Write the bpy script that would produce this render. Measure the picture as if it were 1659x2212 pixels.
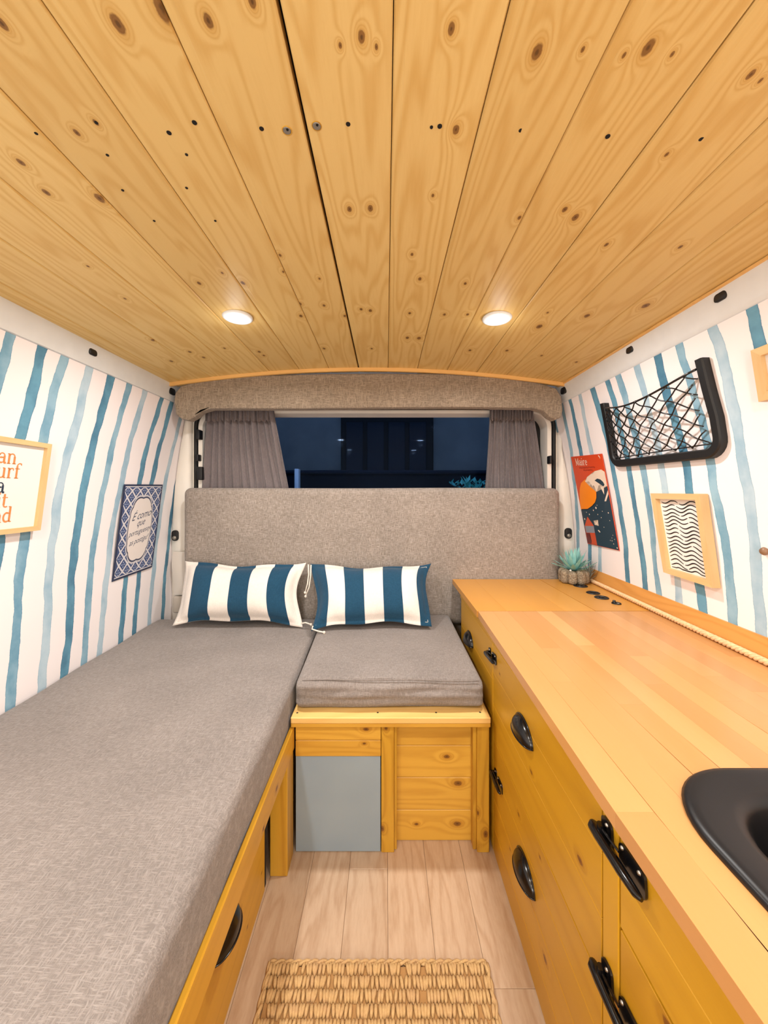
import bpy, bmesh, math, random
import numpy as np
from mathutils import Vector, Matrix
PI = math.pi
R = math.radians
random.seed(7)
for o in list(bpy.data.objects): bpy.data.objects.remove(o)
SC = bpy.context.scene
COL = SC.collection

# ------------------------------------------------------------------ camera
cam_d = bpy.data.cameras.new('camera')
cam = bpy.data.objects.new('camera', cam_d); COL.objects.link(cam)
cam.location = (0, 0, .86); cam.rotation_euler = (R(90), 0, 0)
cam_d.sensor_fit = 'HORIZONTAL'; cam_d.sensor_width = 36
cam_d.lens = 36*800/1659
cam_d.shift_x = -4.5/1659; cam_d.shift_y = -41/1659
cam_d.clip_start = .01
SC.camera = cam
# ------------------------------------------------------------------ world (night outside)
w = bpy.data.worlds.new('night'); SC.world = w; w.use_nodes = True
w.node_tree.nodes['Background'].inputs[0].default_value = (.22, .29, .42, 1)
w.node_tree.nodes['Background'].inputs[1].default_value = .55
SC.view_settings.view_transform = 'Standard'
SC.view_settings.look = 'None'
SC.view_settings.exposure = 0.0
SC.view_settings.gamma = 1
SC.view_settings.use_curve_mapping = False
def lamp(name, loc, power, col, kind='POINT', size=.05, rot=None, spread=None):
    l = bpy.data.lights.new(name, kind); l.energy = power; l.color = col
    if kind == 'AREA':
        l.shape = 'DISK'; l.size = size
        if spread: l.spread = spread
    else: l.shadow_soft_size = size
    o = bpy.data.objects.new(name, l); COL.objects.link(o); o.location = loc
    if rot: o.rotation_euler = rot
    return o
WARM = (1, .985, .96)
PUCKS = [(-.377, .94), (.282, .94), (-.377, .05), (.282, .05), (-.377, -.65), (.282, -.65)]
# unseen fill lamp added behind the camera to brighten the ceiling (stand built last)
FILL_LAMPS = [(-.05, -.72, .66)]
P_PUCK, P_GLOW, P_FILL = 4.3, .12, 15.0
for c in FILL_LAMPS: lamp('fill_light', (c[0], c[1], c[2]), P_FILL, (1, 1, .99), size=.10)

# ------------------------------------------------------------------ node helpers
def K(c, r, g, b):
    # colour times a factor per channel (linear)
    q = lin(c); return (min(q[0]*r, .93), min(q[1]*g, .93), min(q[2]*b, .93), 1)
def lin(c):
    if not isinstance(c, str) and len(c) == 4: return tuple(c)
    if isinstance(c, str): c = [int(c[i:i+2], 16) for i in (0, 2, 4)]
    r = []
    for v in c:
        v /= 255
        r.append(v/12.92 if v <= .04045 else ((v+.055)/1.055)**2.4)
    return (*r, 1)
class NT:
    def __init__(s, name):
        s.m = bpy.data.materials.new(name); s.m.use_nodes = True
        s.t = s.m.node_tree; s.b = s.t.nodes['Principled BSDF']; s.out = s.t.nodes['Material Output']
    def n(s, typ): return s.t.nodes.new(typ)
    def put(s, sock, v):
        if v is None: return
        if isinstance(v, bpy.types.NodeSocket): s.t.links.new(v, sock)
        else: sock.default_value = v
    def math(s, op, a, b=None, c=None, clamp=False):
        n = s.n('ShaderNodeMath'); n.operation = op; n.use_clamp = clamp
        s.put(n.inputs[0], a); s.put(n.inputs[1], b)
        if c is not None: s.put(n.inputs[2], c)
        return n.outputs[0]
    def vec(s, op, a, b=None):
        n = s.n('ShaderNodeVectorMath'); n.operation = op
        s.put(n.inputs[0], a); s.put(n.inputs[1], b)
        return n.outputs['Value'] if op in ('LENGTH', 'DISTANCE', 'DOT_PRODUCT') else n.outputs[0]
    def obj(s): return s.n('ShaderNodeTexCoord').outputs['Object']
    def rnd(s): return s.n('ShaderNodeObjectInfo').outputs['Random']
    def sep(s, v):
        n = s.n('ShaderNodeSeparateXYZ'); s.put(n.inputs[0], v); return n.outputs
    def comb(s, x, y, z):
        n = s.n('ShaderNodeCombineXYZ'); s.put(n.inputs[0], x); s.put(n.inputs[1], y); s.put(n.inputs[2], z); return n.outputs[0]
    def noise(s, v, scale, detail=3, rough=.5, dist=0, color=False):
        n = s.n('ShaderNodeTexNoise'); s.put(n.inputs['Vector'], v)
        n.inputs['Scale'].default_value = scale; n.inputs['Detail'].default_value = detail
        n.inputs['Roughness'].default_value = rough; n.inputs['Distortion'].default_value = dist
        return n.outputs['Color' if color else 'Fac']
    def ramp(s, f, stops, interp='LINEAR'):
        n = s.n('ShaderNodeValToRGB'); s.put(n.inputs[0], f); cr = n.color_ramp; cr.interpolation = interp
        while len(cr.elements) < len(stops): cr.elements.new(.5)
        for e, (p, c) in zip(cr.elements, stops): e.position = p; e.color = c if len(c) == 4 else (*c, 1)
        return n.outputs[0]
    def mix(s, f, a, b, mode='MIX'):
        n = s.n('ShaderNodeMix'); n.data_type = 'RGBA'; n.blend_type = mode
        s.put(n.inputs[0], f); s.put(n.inputs[6], a); s.put(n.inputs[7], b); return n.outputs[2]
    def sstep(s, v, lo, hi, a=0., b=1.):
        n = s.n('ShaderNodeMapRange'); n.interpolation_type = 'SMOOTHSTEP'
        for i, q in enumerate((v, lo, hi, a, b)): s.put(n.inputs[i], q)
        return n.outputs[0]
    def bump(s, h, strength=.3, dist=.002):
        n = s.n('ShaderNodeBump'); n.inputs['Strength'].default_value = strength; n.inputs['Distance'].default_value = dist
        s.put(n.inputs['Height'], h); s.put(s.b.inputs['Normal'], n.outputs[0])
    def done(s, col=None, rough=.5, metal=0, spec=None, coat=None):
        if col is not None: s.put(s.b.inputs['Base Color'], col)
        s.put(s.b.inputs['Roughness'], rough); s.b.inputs['Metallic'].default_value = metal
        if spec is not None: s.b.inputs['Specular IOR Level'].default_value = spec
        if coat: s.b.inputs['Coat Weight'].default_value = coat; s.b.inputs['Coat Roughness'].default_value = .15
        return s.m
def plain(name, c, rough=.5, metal=0, spec=None, coat=None, nz=.0, nscale=30):
    t = NT(name); col = lin(c)
    if nz:
        f = t.noise(t.obj(), nscale, 4)
        f = t.sstep(f, .3, .7, 1-nz, 1+nz)
        col = t.mix(1., col, t.comb(f, f, f), 'MULTIPLY')
    return t.done(col, rough, metal, spec, coat)
def wood(name, light, dark, axis='y', across=None, knots=None, knotcol='6f441c', kscale=0., rough=.42, vary=.12, grain=.35, big=.25, freq=1., spec=.4):
    """procedural board: grain runs along `axis`; knots = [(x, y, z, r)] at real places on the board; kscale adds random ones"""
    t = NT(name); co = t.obj(); rnd = t.rnd()
    off = t.comb(t.math('MULTIPLY', rnd, 13.7), t.math('MULTIPLY', rnd, 29.3), t.math('MULTIPLY', rnd, 7.9))
    s3 = {'x': (.09, 1, 1), 'y': (1, .09, 1), 'z': (1, 1, .09)}[axis]
    dmin = None
    if knots:
        ks = {'x': (.6, 1, 1), 'y': (1, .6, 1), 'z': (1, 1, .6)}[axis]
        for (kx, ky, kz, r) in knots:
            v = t.vec('SUBTRACT', co, (kx, ky, kz))
            v = t.vec('MULTIPLY', v, tuple(q*(.0055/r) for q in ks))
            d = t.vec('LENGTH', v)
            dmin = d if dmin is None else t.math('MINIMUM', dmin, d)
    if kscale:
        vn = t.n('ShaderNodeTexVoronoi'); vn.inputs['Scale'].default_value = kscale
        vv = t.vec('ADD', t.vec('MULTIPLY', co, {'x': (.35, 1, .8), 'y': (.8, .35, 1), 'z': (.8, 1, .35)}[axis]), off)
        t.put(vn.inputs['Vector'], vv)
        d = t.math('MULTIPLY', vn.outputs['Distance'], .05)
        dmin = d if dmin is None else t.math('MINIMUM', dmin, d)
    base = t.vec('ADD', t.vec('MULTIPLY', co, s3), off)
    warp = t.noise(base, 9*freq, 2, .5)
    if dmin is not None:
        infl = t.math('POWER', 2.718, t.math('MULTIPLY', dmin, -140.))
        warp = t.math('ADD', warp, t.math('MULTIPLY', infl, .55))
    rings = t.math('SINE', t.math('MULTIPLY', warp, 75.*freq))
    rings = t.math('MULTIPLY_ADD', rings, .5, .5)
    rings = t.math('POWER', rings, 2.)
    fine = t.noise(t.vec('MULTIPLY', base, (1, 1, 1)), 260, 3, .6)
    bigv = t.noise(base, 3.5, 2, .5)
    f = t.math('ADD', t.math('MULTIPLY', rings, grain), t.math('MULTIPLY', t.math('SUBTRACT', fine, .5), grain*.9))
    f = t.math('ADD', f, t.math('MULTIPLY', t.math('SUBTRACT', bigv, .45), big*2), clamp=True)
    c = t.mix(f, lin(light), lin(dark))
    if dmin is not None:
        dmin = t.math('ADD', dmin, t.math('MULTIPLY', t.math('SUBTRACT', t.noise(co, 220, 2), .5), .0022)); halo = t.sstep(dmin, .016, .005, 0., .6)
        c = t.mix(halo, c, lin(dark))
        c = t.mix(t.sstep(dmin, .0064, .0045, 0., .8), c, lin(knotcol))
        c = t.mix(t.sstep(dmin, .003, .001, 0., .55), c, lin('2a1608'))
    k = t.math('MULTIPLY_ADD', rnd, vary, 1-vary/2)
    c = t.mix(1., c, t.comb(k, t.math('POWER', k, 1.3), t.math('POWER', k, 1.7)), 'MULTIPLY')
    t.bump(t.math('ADD', rings, fine), .12, .0006)
    return t.done(c, rough, spec=spec)
def fabric(name, a, b, scale=1., rough=.95, bump=.5):
    t = NT(name); co = t.obj()
    wv = t.noise(co, 60, 2)
    cw = t.vec('ADD', co, t.comb(t.math('MULTIPLY', wv, .006), t.math('MULTIPLY', wv, .004), t.math('MULTIPLY', wv, .005)))
    n1 = t.noise(t.vec('MULTIPLY', cw, (.12, 1, 1)), 520*scale, 2, .6)
    n2 = t.noise(t.vec('MULTIPLY', cw, (1, .12, .12)), 520*scale, 2, .6)
    n3 = t.noise(co, 7, 3)
    h = t.math('MAXIMUM', n1, n2)
    f = t.sstep(h, .40, .76)
    c = t.mix(f, lin(b), lin(a))
    k = t.sstep(n3, .3, .7, .93, 1.05)
    c = t.mix(1., c, t.comb(k, k, k), 'MULTIPLY')
    t.bump(h, bump, .0015)
    m = t.done(c, rough, spec=.2); t.b.inputs['Sheen Weight'].default_value = .15
    return m

# ------------------------------------------------------------------ mesh helpers
def link(name, me, parent=None, mat=None, local=False):
    o = bpy.data.objects.new(name, me); COL.objects.link(o)
    if mat is not None:
        for m in (mat if isinstance(mat, (list, tuple)) else [mat]): me.materials.append(m)
    if parent is not None:
        o.parent = parent
        if not local: o.matrix_parent_inverse = Matrix.Translation(-world_loc(parent))
    return o
def world_loc(o):
    # children built in scene coordinates: undo every offset above them
    v = Vector((0, 0, 0)); 
    if o.type == 'EMPTY': v = Vector(o.location)
    return v
class MB:
    def __init__(s): s.v = []; s.f = []; s.mi = []
    def add(s, vs, fs, mi=0):
        n = len(s.v); s.v += [tuple(p) for p in vs]; s.f += [tuple(i+n for i in f) for f in fs]; s.mi += [mi]*len(fs); return s
    def box(s, x0, x1, y0, y1, z0, z1, mi=0):
        vs = [(x, y, z) for z in (z0, z1) for y in (y0, y1) for x in (x0, x1)]
        return s.add(vs, [(0, 2, 3, 1), (4, 5, 7, 6), (0, 1, 5, 4), (2, 6, 7, 3), (0, 4, 6, 2), (1, 3, 7, 5)], mi)
    def bbox(s, x0, x1, y0, y1, z0, z1, b=.002, mi=0, seg=1):
        bm = bmesh.new(); m = MB().box(x0, x1, y0, y1, z0, z1)
        vv = [bm.verts.new(p) for p in m.v]
        for f in m.f: bm.faces.new([vv[i] for i in f])
        bmesh.ops.bevel(bm, geom=list(bm.edges), offset=b, segments=seg, affect='EDGES', profile=.5)
        return s.bm(bm, mi)
    def bm(s, bm, mi=0):
        bm.verts.index_update()
        s.add([v.co[:] for v in bm.verts], [[v.index for v in f.verts] for f in bm.faces], mi); bm.free(); return s
    def tube(s, pts, r, n=8, closed=False, mi=0, cap=True):
        pts = [Vector(p) for p in pts]; N = len(pts)
        rr = r if isinstance(r, (list, tuple)) else [r]*N
        up = Vector((0, 0, 1)); vs = []; prev = None
        for i, p in enumerate(pts):
            if closed: t = pts[(i+1) % N]-pts[i-1]
            else: t = pts[min(i+1, N-1)]-pts[max(i-1, 0)]
            t.normalize()
            if prev is None:
                a = t.cross(up)
                if a.length < .1: a = t.cross(Vector((1, 0, 0)))
            else: a = prev - t*prev.dot(t)
            a.normalize(); prev = a; b = t.cross(a)
            for k in range(n):
                an = 2*PI*k/n; vs.append(p+(a*math.cos(an)+b*math.sin(an))*rr[i])
        fs = []
        for i in range(N if closed else N-1):
            j = (i+1) % N
            for k in range(n):
                l = (k+1) % n; fs.append((i*n+k, i*n+l, j*n+l, j*n+k))
        if not closed and cap: fs += [tuple(range(n))[::-1], tuple((N-1)*n+k for k in range(n))]
        return s.add(vs, fs, mi)
    def lathe(s, prof, c, axis='z', n=32, mi=0, sx=1, sy=1):
        vs = []; M = len(prof)
        for k in range(n):
            a = 2*PI*k/n
            for (r, h) in prof:
                p = (r*math.cos(a)*sx, r*math.sin(a)*sy, h)
                if axis == 'x': p = (p[2], p[0], p[1])
                if axis == 'y': p = (p[0], p[2], p[1])
                vs.append((p[0]+c[0], p[1]+c[1], p[2]+c[2]))
        fs = []
        for k in range(n):
            l = (k+1) % n
            for i in range(M-1): fs.append((k*M+i, l*M+i, l*M+i+1, k*M+i+1))
        return s.add(vs, fs, mi)
    def loft(s, loops, cap0=False, cap1=False, mi=0):
        n = len(loops[0]); vs = [p for l in loops for p in l]; fs = []
        for i in range(len(loops)-1):
            for k in range(n):
                l = (k+1) % n; fs.append((i*n+k, i*n+l, (i+1)*n+l, (i+1)*n+k))
        if cap0: fs.append(tuple(range(n))[::-1])
        if cap1: fs.append(tuple((len(loops)-1)*n+k for k in range(n)))
        return s.add(vs, fs, mi)
    def grid(s, fn, nu, nv, mi=0):
        vs = [fn(i/nu, j/nv) for j in range(nv+1) for i in range(nu+1)]
        fs = [(j*(nu+1)+i, j*(nu+1)+i+1, (j+1)*(nu+1)+i+1, (j+1)*(nu+1)+i) for j in range(nv) for i in range(nu)]
        return s.add(vs, fs, mi)
    def build(s, name, mat, parent=None, smooth=False, local=False, fix=True, angle=None):
        me = bpy.data.meshes.new(name); me.from_pydata(s.v, [], s.f); me.update()
        for p, m in zip(me.polygons, s.mi): p.material_index = m
        if fix:
            bm = bmesh.new(); bm.from_mesh(me); bmesh.ops.recalc_face_normals(bm, faces=bm.faces); bm.to_mesh(me); bm.free()
        if smooth:
            me.shade_smooth()
            if angle: me.set_sharp_from_angle(angle=R(angle))
        return link(name, me, parent, mat, local)
def rbox(x0, x1, y0, y1, z0, z1, r, n=(12, 12, 6), crown=0., disp=None, seg=5):
    """rounded upholstered block, dense enough to be displaced"""
    lo = (x0, y0, z0); hi = (x1, y1, z1)
    ts = []
    for a in range(3):
        L = hi[a]-lo[a]; q = [lo[a]+r*(1-math.cos(PI/2*i/seg)) for i in range(seg)]
        q2 = [lo[a]+r+(L-2*r)*i/n[a] for i in range(n[a]+1)]
        q3 = [hi[a]-r*(1-math.cos(PI/2*(seg-1-i)/seg)) for i in range(seg)]
        ts.append(q+q2+q3)
    m = MB(); idx = {}; vs = []
    def V(p):
        k = tuple(round(c, 6) for c in p)
        if k not in idx:
            idx[k] = len(vs); vs.append(p)
        return idx[k]
    fs = []
    for a in range(3):
        b, c = (a+1) % 3, (a+2) % 3
        for side in (lo[a], hi[a]):
            for i in range(len(ts[b])-1):
                for j in range(len(ts[c])-1):
                    q = []
                    for (ii, jj) in ((i, j), (i+1, j), (i+1, j+1), (i, j+1)):
                        p = [0, 0, 0]; p[a] = side; p[b] = ts[b][ii]; p[c] = ts[c][jj]; q.append(V(tuple(p)))
                    fs.append(tuple(q))
    out = []
    for p in vs:
        c = [min(max(p[a], lo[a]+r), hi[a]-r) for a in range(3)]
        d = Vector([p[a]-c[a] for a in range(3)]); nrm = d.normalized() if d.length > 1e-9 else Vector((0, 0, 0))
        q = Vector(c)+nrm*r
        if crown and p[2] > z1-1e-5:
            u = (q.x-x0)/(x1-x0)*2-1; v = (q.y-y0)/(y1-y0)*2-1
            q.z += crown*(1-u**4)*(1-v**4)
        if disp: q = disp(q, nrm)
        out.append(q[:])
    m.add(out, fs); return m
def rrect(x0, x1, y0, y1, r, n=8):
    pts = []
    for cx, cy, a0 in ((x1-r, y1-r, 0), (x0+r, y1-r, 90), (x0+r, y0+r, 180), (x1-r, y0+r, 270)):
        for i in range(n+1):
            a = R(a0+90*i/n); pts.append((cx+r*math.cos(a), cy+r*math.sin(a)))
    return pts
def thing(name, label, cat, loc=(0, 0, 0), rotz=0, group=None):
    o = bpy.data.objects.new(name, None); COL.objects.link(o); o.location = loc; o.rotation_euler = (0, 0, rotz)
    o.empty_display_size = .05
    tag(o, label, cat, group); return o
def tag(o, label, cat, group=None):
    o['label'] = label; o['category'] = cat
    if group: o['group'] = group
    return o
def struct(o): o['kind'] = 'structure'; return o
def copy_tree(o, parent=None):
    c = o.copy(); COL.objects.link(c)
    if parent is not None: c.parent = parent
    for ch in list(o.children): copy_tree(ch, c)
    return c

# ------------------------------------------------------------------ van geometry (metres)
YB = 1.51          # where the side walls end
YF = -1.0          # cab end, behind the camera
ZR = [0, .535, .70, .86, 1.0, 1.20, 1.4]; XRW = [.765, .765, .757, .740, .718, .668, .62]
ZL = [0, .38, .7, .86, 1.0, 1.2, 1.4];    XLW = [.855, .86, .862, .852, .835, .80, .77]
def skw(z, y): return .05*min(max(1.35-y, 0), 1.1)*min(max((1.2-z)/.8, 0), 1)
def wr(z, y): return float(np.interp(z, ZR, XRW))-skw(z, y)
def wl(z, y): return -(float(np.interp(z, ZL, XLW))-skw(z, y))
def zc(x): return 1.317-.106*(x+.07)**2

# ------------------------------------------------------------------ materials
M = {}
M['white_metal'] = plain('white_painted_metal', K('e9e2da', .96, 1.06, 1.16), .38, nz=.02)
M['cream'] = plain('cream_painted_metal', 'ece5da', .42, nz=.03, nscale=12)
M['black'] = plain('black_metal', '0b0b0e', .2, spec=.6)
M['blackmat'] = plain('black_plastic', '131315', .5)
M['rubber'] = plain('black_rubber', '0c0b0b', .6)
M['steel'] = plain('steel', 'b8b5ae', .3, metal=1)
M['zinc'] = plain('zinc_screw', '9a948a', .45, metal=.7)
M['dark'] = plain('dark_void', '0a0705', .9)
M['pine'] = lambda kn: None
M['fabric'] = fabric('taupe_linen', K('ac9d95', 0.76, 0.82, 0.85), K('8b7d76', 0.76, 0.82, 0.85), 1.25, bump=.6)
M['fabric2'] = fabric('taupe_linen_back', K('b3a394', 0.95, 1, 1.1), K('857869', 0.95, 1, 1.1), .9)
M['fabric3'] = fabric('taupe_linen_valance', K('a99580', 1.05, 1.1, 1.15), K('7d6d5c', 1.05, 1.1, 1.15), .9)
M['curtain'] = fabric('grey_curtain', '857b79', '71686a', 1.3, bump=.15)
M['navy'] = fabric('navy_canvas', K('1f5272', 1.2, .86, .82), K('184560', 1.2, .88, .85), 1.6, bump=.15)
M['offwhite'] = fabric('offwhite_canvas', 'efe6de', 'e2d8cf', 1.6, bump=.15)
M['cord'] = plain('white_cord', 'e6dccf', .8, nz=.1, nscale=300)
M['rope'] = plain('cotton_rope', 'ecc596', .85, nz=.12, nscale=200)
M['frame'] = wood('pale_frame_wood', 'dfbd88', 'd79c58', 'z', grain=.2, big=.15)
M['frame_y'] = wood('pale_frame_wood_rail', 'dfbd88', 'd79c58', 'y', grain=.2, big=.15)
M['paper'] = plain('paper', 'efe9e4', .6)
M['door'] = wood('varnished_door_wood', K('d9932e', 0.8, 0.97, 0.5), K('b5701a', 0.8, 0.97, 0.5), 'y', knots=[(.2575, .657, .365, .0032), (.2575, .74, .39, .002), (.2575, .72, .235, .003), (.2575, .492, .372, .0042), (.2575, .60, .105, .004), (.2575, .555, .03, .0035), (.2575, .335, .372, .006), (.2575, .84, .45, .002), (.2575, 1.05, .2, .004), (.2575, .62, .25, .002), (.2575, .77, .12, .002)], knotcol='6a3512', rough=.33, vary=.10, grain=.22, big=.3, freq=.7)
M['doorz'] = wood('varnished_stile_wood', K('d9932e', 0.8, 0.97, 0.5), K('b5701a', 0.8, 0.97, 0.5), 'z', kscale=6, rough=.33, vary=.1, grain=.22, big=.3, freq=.7)
M['bench_x'] = wood('bench_wood', knots=[(.150, .916, .208, .0045), (.178, .916, .142, .006), (.176, .916, .042, .0055), (.075, .916, .041, .003), (-.048, .884, .296, .004), (-.052, .884, .262, .0025)], light=K('e5a44c', 0.85, 1, 0.7), dark=K('b87324', 0.85, 1, 0.7), axis='x', rough=.4, vary=.12, grain=.3, big=.3)
M['bench_z'] = wood('bench_post_wood', K('d99a3c', 0.85, 1, 0.7), K('a8681c', 0.85, 1, 0.7), 'z', knots=[(-.009, .885, .058, .004), (.0, .885, .30, .004), (.219, .885, .095, .003), (.238, .885, .045, .005)], rough=.4, vary=.12, grain=.4, big=.3)
M['bench_top'] = wood('bench_board_wood', K('f3c883', 0.9, 0.9, 0.8), K('dba04f', 0.9, 0.9, 0.8), 'x', kscale=0, rough=.4, vary=.05, grain=.2, big=.2)
M['bed'] = wood('bed_board_wood', K('e0a03e', 0.85, 0.97, 0.6), K('bb7a22', 0.85, 0.97, 0.6), 'y', knots=[(-.262, .665, .11, .0025), (-.262, .53, .07, .0025), (-.219, .74, .27, .004), (-.219, .66, .262, .003), (-.262, .50, .05, .0025), (-.262, .7, .04, .002), (-.262, .78, .06, .002)], knotcol='6a3512', rough=.38, vary=.1, grain=.25, big=.3)
M['stave'] = wood('birch_stave', K('eab066', .77, .74, .88), K('d18c3e', .80, .76, .90), 'y', kscale=0, rough=.27, vary=.22, grain=.12, big=.55, freq=.5, spec=.5)
M['lid'] = wood('birch_lid', K('e8a84e', 0.82, 0.8, 0.8), K('cf8a30', 0.82, 0.8, 0.8), 'y', kscale=0, rough=.3, vary=.12, grain=.15, big=.5, freq=.5)
M['ply'] = wood('trim_pine', 'efbf76', 'd8a052', 'x', rough=.5, grain=.2)
M['ledge'] = wood('ledge_wood', 'dfa055', 'bb7a30', 'y', rough=.45, grain=.3, kscale=6)
def floor_mat(name, seed):
    t = NT(name); co = t.obj(); rnd = t.rnd()
    off = t.comb(t.math('MULTIPLY', rnd, 11.), t.math('MULTIPLY', rnd, 23.), 0.)
    b = t.vec('ADD', t.vec('MULTIPLY', co, (1, .16, 1)), off)
    n = t.noise(b, 11, 3, .55); r = t.math('MULTIPLY_ADD', t.math('SINE', t.math('MULTIPLY', n, 52.)), .5, .5)
    r = t.math('POWER', r, 2.5)
    fine = t.noise(b, 240, 3, .6); big = t.noise(b, 4, 2)
    f = t.math('ADD', t.math('MULTIPLY', r, .32), t.math('MULTIPLY', t.math('SUBTRACT', fine, .5), .7))
    f = t.math('ADD', f, t.math('MULTIPLY_ADD', t.math('SUBTRACT', big, .5), 1.0, .15), clamp=True)
    c = t.mix(f, K('e3c9ab', .74, .71, .70), K('b8936e', .74, .71, .70))
    k = t.math('MULTIPLY_ADD', rnd, .10, .95)
    c = t.mix(1., c, t.comb(k, k, k), 'MULTIPLY')
    t.bump(fine, .08, .0005)
    return t.done(c, .42)
M['floor'] = floor_mat('vinyl_plank', 1)

# striped watercolour wallpaper: printed stripes at their real places along the wall
TONE = {0: ('b9d0dd', '8fb4c9'), 1: ('92bacd', '5c94b0'), 2: ('5c9ab5', '2a6d8c')}
def wallpaper(name, stripes, seed):
    t = NT(name); x, y, z = t.sep(t.obj())
    white = K('f5f0eb', 1.03, 1.0, 1.05); col = white
    tex = t.noise(t.comb(y, z, seed*3.1), 38, 5, .62)
    pool = t.noise(t.comb(t.math('MULTIPLY', y, 2.), z, seed*1.7), 9, 3, .5)
    micro = t.noise(t.comb(y, z, 0.), 190, 2)
    zz = t.math('SUBTRACT', 1.2, z)
    for i, (a, b, hw, tone) in enumerate(stripes):
        wob = t.noise(t.comb(float(i*5.3+seed), t.math('MULTIPLY', z, 1.), 0.), 5., 3., .5)
        wid = t.noise(t.comb(float(i*3.7+seed+40), t.math('MULTIPLY', z, 1.), 0.), 8., 3, .55)
        cen = t.math('MULTIPLY_ADD', zz, (b-a)/.6, a)
        cen = t.math('ADD', cen, t.math('MULTIPLY', t.math('SUBTRACT', wob, .5), .035))
        d = t.math('ABSOLUTE', t.math('SUBTRACT', y, cen))
        h = t.math('MULTIPLY_ADD', t.math('SUBTRACT', wid, .5), hw*.9, hw*.93)
        h = t.math('MULTIPLY_ADD', t.math('SUBTRACT', micro, .5), .0018, h)
        q = t.math('DIVIDE', d, h)
        lightc, darkc = TONE[tone]
        v = t.sstep(pool, .35, .68)
        v = t.math('ADD', t.math('MULTIPLY', v, .8), t.math('MULTIPLY', t.math('SUBTRACT', tex, .5), 1.1), clamp=True)
        edge = t.sstep(q, .80, .97, 0., .55)
        v = t.math('ADD', v, edge, clamp=True)
        sc = t.mix(v, lin(lightc), lin(darkc))
        col = t.mix(t.sstep(q, .97, 1.02, .95, 0.), col, sc)
    return t.done(col, .5, spec=.25)
RS = [(1.485, 1.53, .011, 1), (1.41, 1.468, .012, 1), (1.347, 1.385, .0125, 2), (1.277, 1.318, .012, 0), (1.20, 1.158, .013, 2), (1.117, 1.08, .0125, 2),
      (1.068, 1.02, .0125, 1), (.988, .945, .012, 0), (.912, .872, .014, 2), (.845, .790, .0125, 1), (.759, .730, .013, 0), (.677, .655, .0125, 2)]
LS = [(1.54, 1.455, .011, 2), (1.47, 1.376, .012, 0), (1.383, 1.29, .0135, 2), (1.318, 1.222, .0135, 2), (1.23, 1.13, .013, 0), (1.15, 1.065, .0125, 1), (1.078, .997, .014, 2),
      (1.0, .927, .014, 0), (.923, .848, .013, 1), (.865, .79, .0135, 2), (.79, .715, .013, 1)]
M['wp_r'] = wallpaper('watercolour_stripes_r', RS, 1.)
M['wp_l'] = wallpaper('watercolour_stripes_l', LS, 2.)

# ------------------------------------------------------------------ room shell
def side_wall(fn, out, name, mat, y0, y1, z0=0, z1=1.2):
    m = MB(); ny, nz = 14, 20
    for o_ in (0, out):
        m.grid(lambda u, v: (fn(z0+(z1-z0)*v, y0+(y1-y0)*u)+o_, y0+(y1-y0)*u, z0+(z1-z0)*v), ny, nz)
    # rim
    n = (ny+1)*(nz+1)
    loop = [i for i in range(ny+1)]+[j*(ny+1)+ny for j in range(1, nz+1)]+[nz*(ny+1)+i for i in range(ny-1, -1, -1)]+[j*(ny+1) for j in range(nz-1, 0, -1)]
    for a, b in zip(loop, loop[1:]+loop[:1]): m.f.append((a, b, b+n, a+n)); m.mi.append(0)
    return struct(m.build(name, mat, smooth=True, angle=40))
side_wall(wr, .02, 'wall_right', M['wp_r'], .28, YB)
side_wall(wl, -.02, 'wall_left', M['wp_l'], .28, YB)
side_wall(wr, .02, 'wall_right', M['white_metal'], YF, .28)
side_wall(wl, -.02, 'wall_left', M['white_metal'], YF, .28)
struct(MB().box(-.9, .85, YF-.02, YF, 0, 1.36).build('wall_front', M['cream']))

# ceiling: one board per joint of the photograph, following the roof's arch
KN = [(255,53,18),(3,50,13),(450,45,14),(352,20,26),(781,80,12),(735,98,5),(813,102,5),(975,63,12),(1160,112,16),(1259,106,5),(1400,104,16),(1348,120,6),
      (1452,118,5),(1622,160,10),(1643,173,6),(985,281,11),(166,287,8),(207,265,7),(100,415,9),(215,428,12),(755,452,8),(800,450,9),(935,423,5),(1220,453,8),
      (1243,470,10),(1122,470,6),(605,552,5),(890,550,5),(907,603,6),(430,612,6),(480,590,4),(525,612,7),(1310,528,6),(1470,533,6),(1165,705,9),(1183,675,4),
      (1268,682,8),(1395,660,10),(648,657,6),(700,660,5),(612,588,4),(650,683,6),(745,683,5),(800,671,6),(780,668,5),(885,677,5),(960,679,5),(1010,679,5),
      (880,730,6),(905,731,7),(410,760,5),(440,772,5),(370,780,5),(310,803,4),(1005,612,5),(1440,333,6),(690,602,4),(560,760,5),(485,752,4),(700,753,5),
      (803,753,4),(570,768,4),(330,735,5),(270,645,4),(190,575,4),(45,350,9),(1095,757,5),(1015,757,5),(1170,768,4),(1245,782,4),(545,5,12),(700,880,3)]
def ceil_pt(u, v):
    x, z = 0, 1.30
    for _ in range(20):
        y = 800*(z-.86)/(1065-v); x = (u-834)*y/800; z = zc(x)
    return x, y, z, y
PITCH = .108; X0 = .007
edges = [-.80]+[X0+k*PITCH for k in range(-7, 7)]
ceiling = struct(MB().add([(x, y, zc(x)+.030+t_) for t_ in (0, .01) for y in (YF, 1.44) for x in np.linspace(-.82, .70, 15)],
    [(i, i+1, i+16, i+15) for i in range(14)]+[(30+i, 45+i, 46+i, 31+i) for i in range(14)]+[(i, 30+i, 31+i, i+1) for i in range(14)]+[(15+i, 16+i, 46+i, 45+i) for i in range(14)]+[(0, 15, 45, 30), (14, 44, 59, 29)]).build('ceiling', M['dark']))
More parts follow.
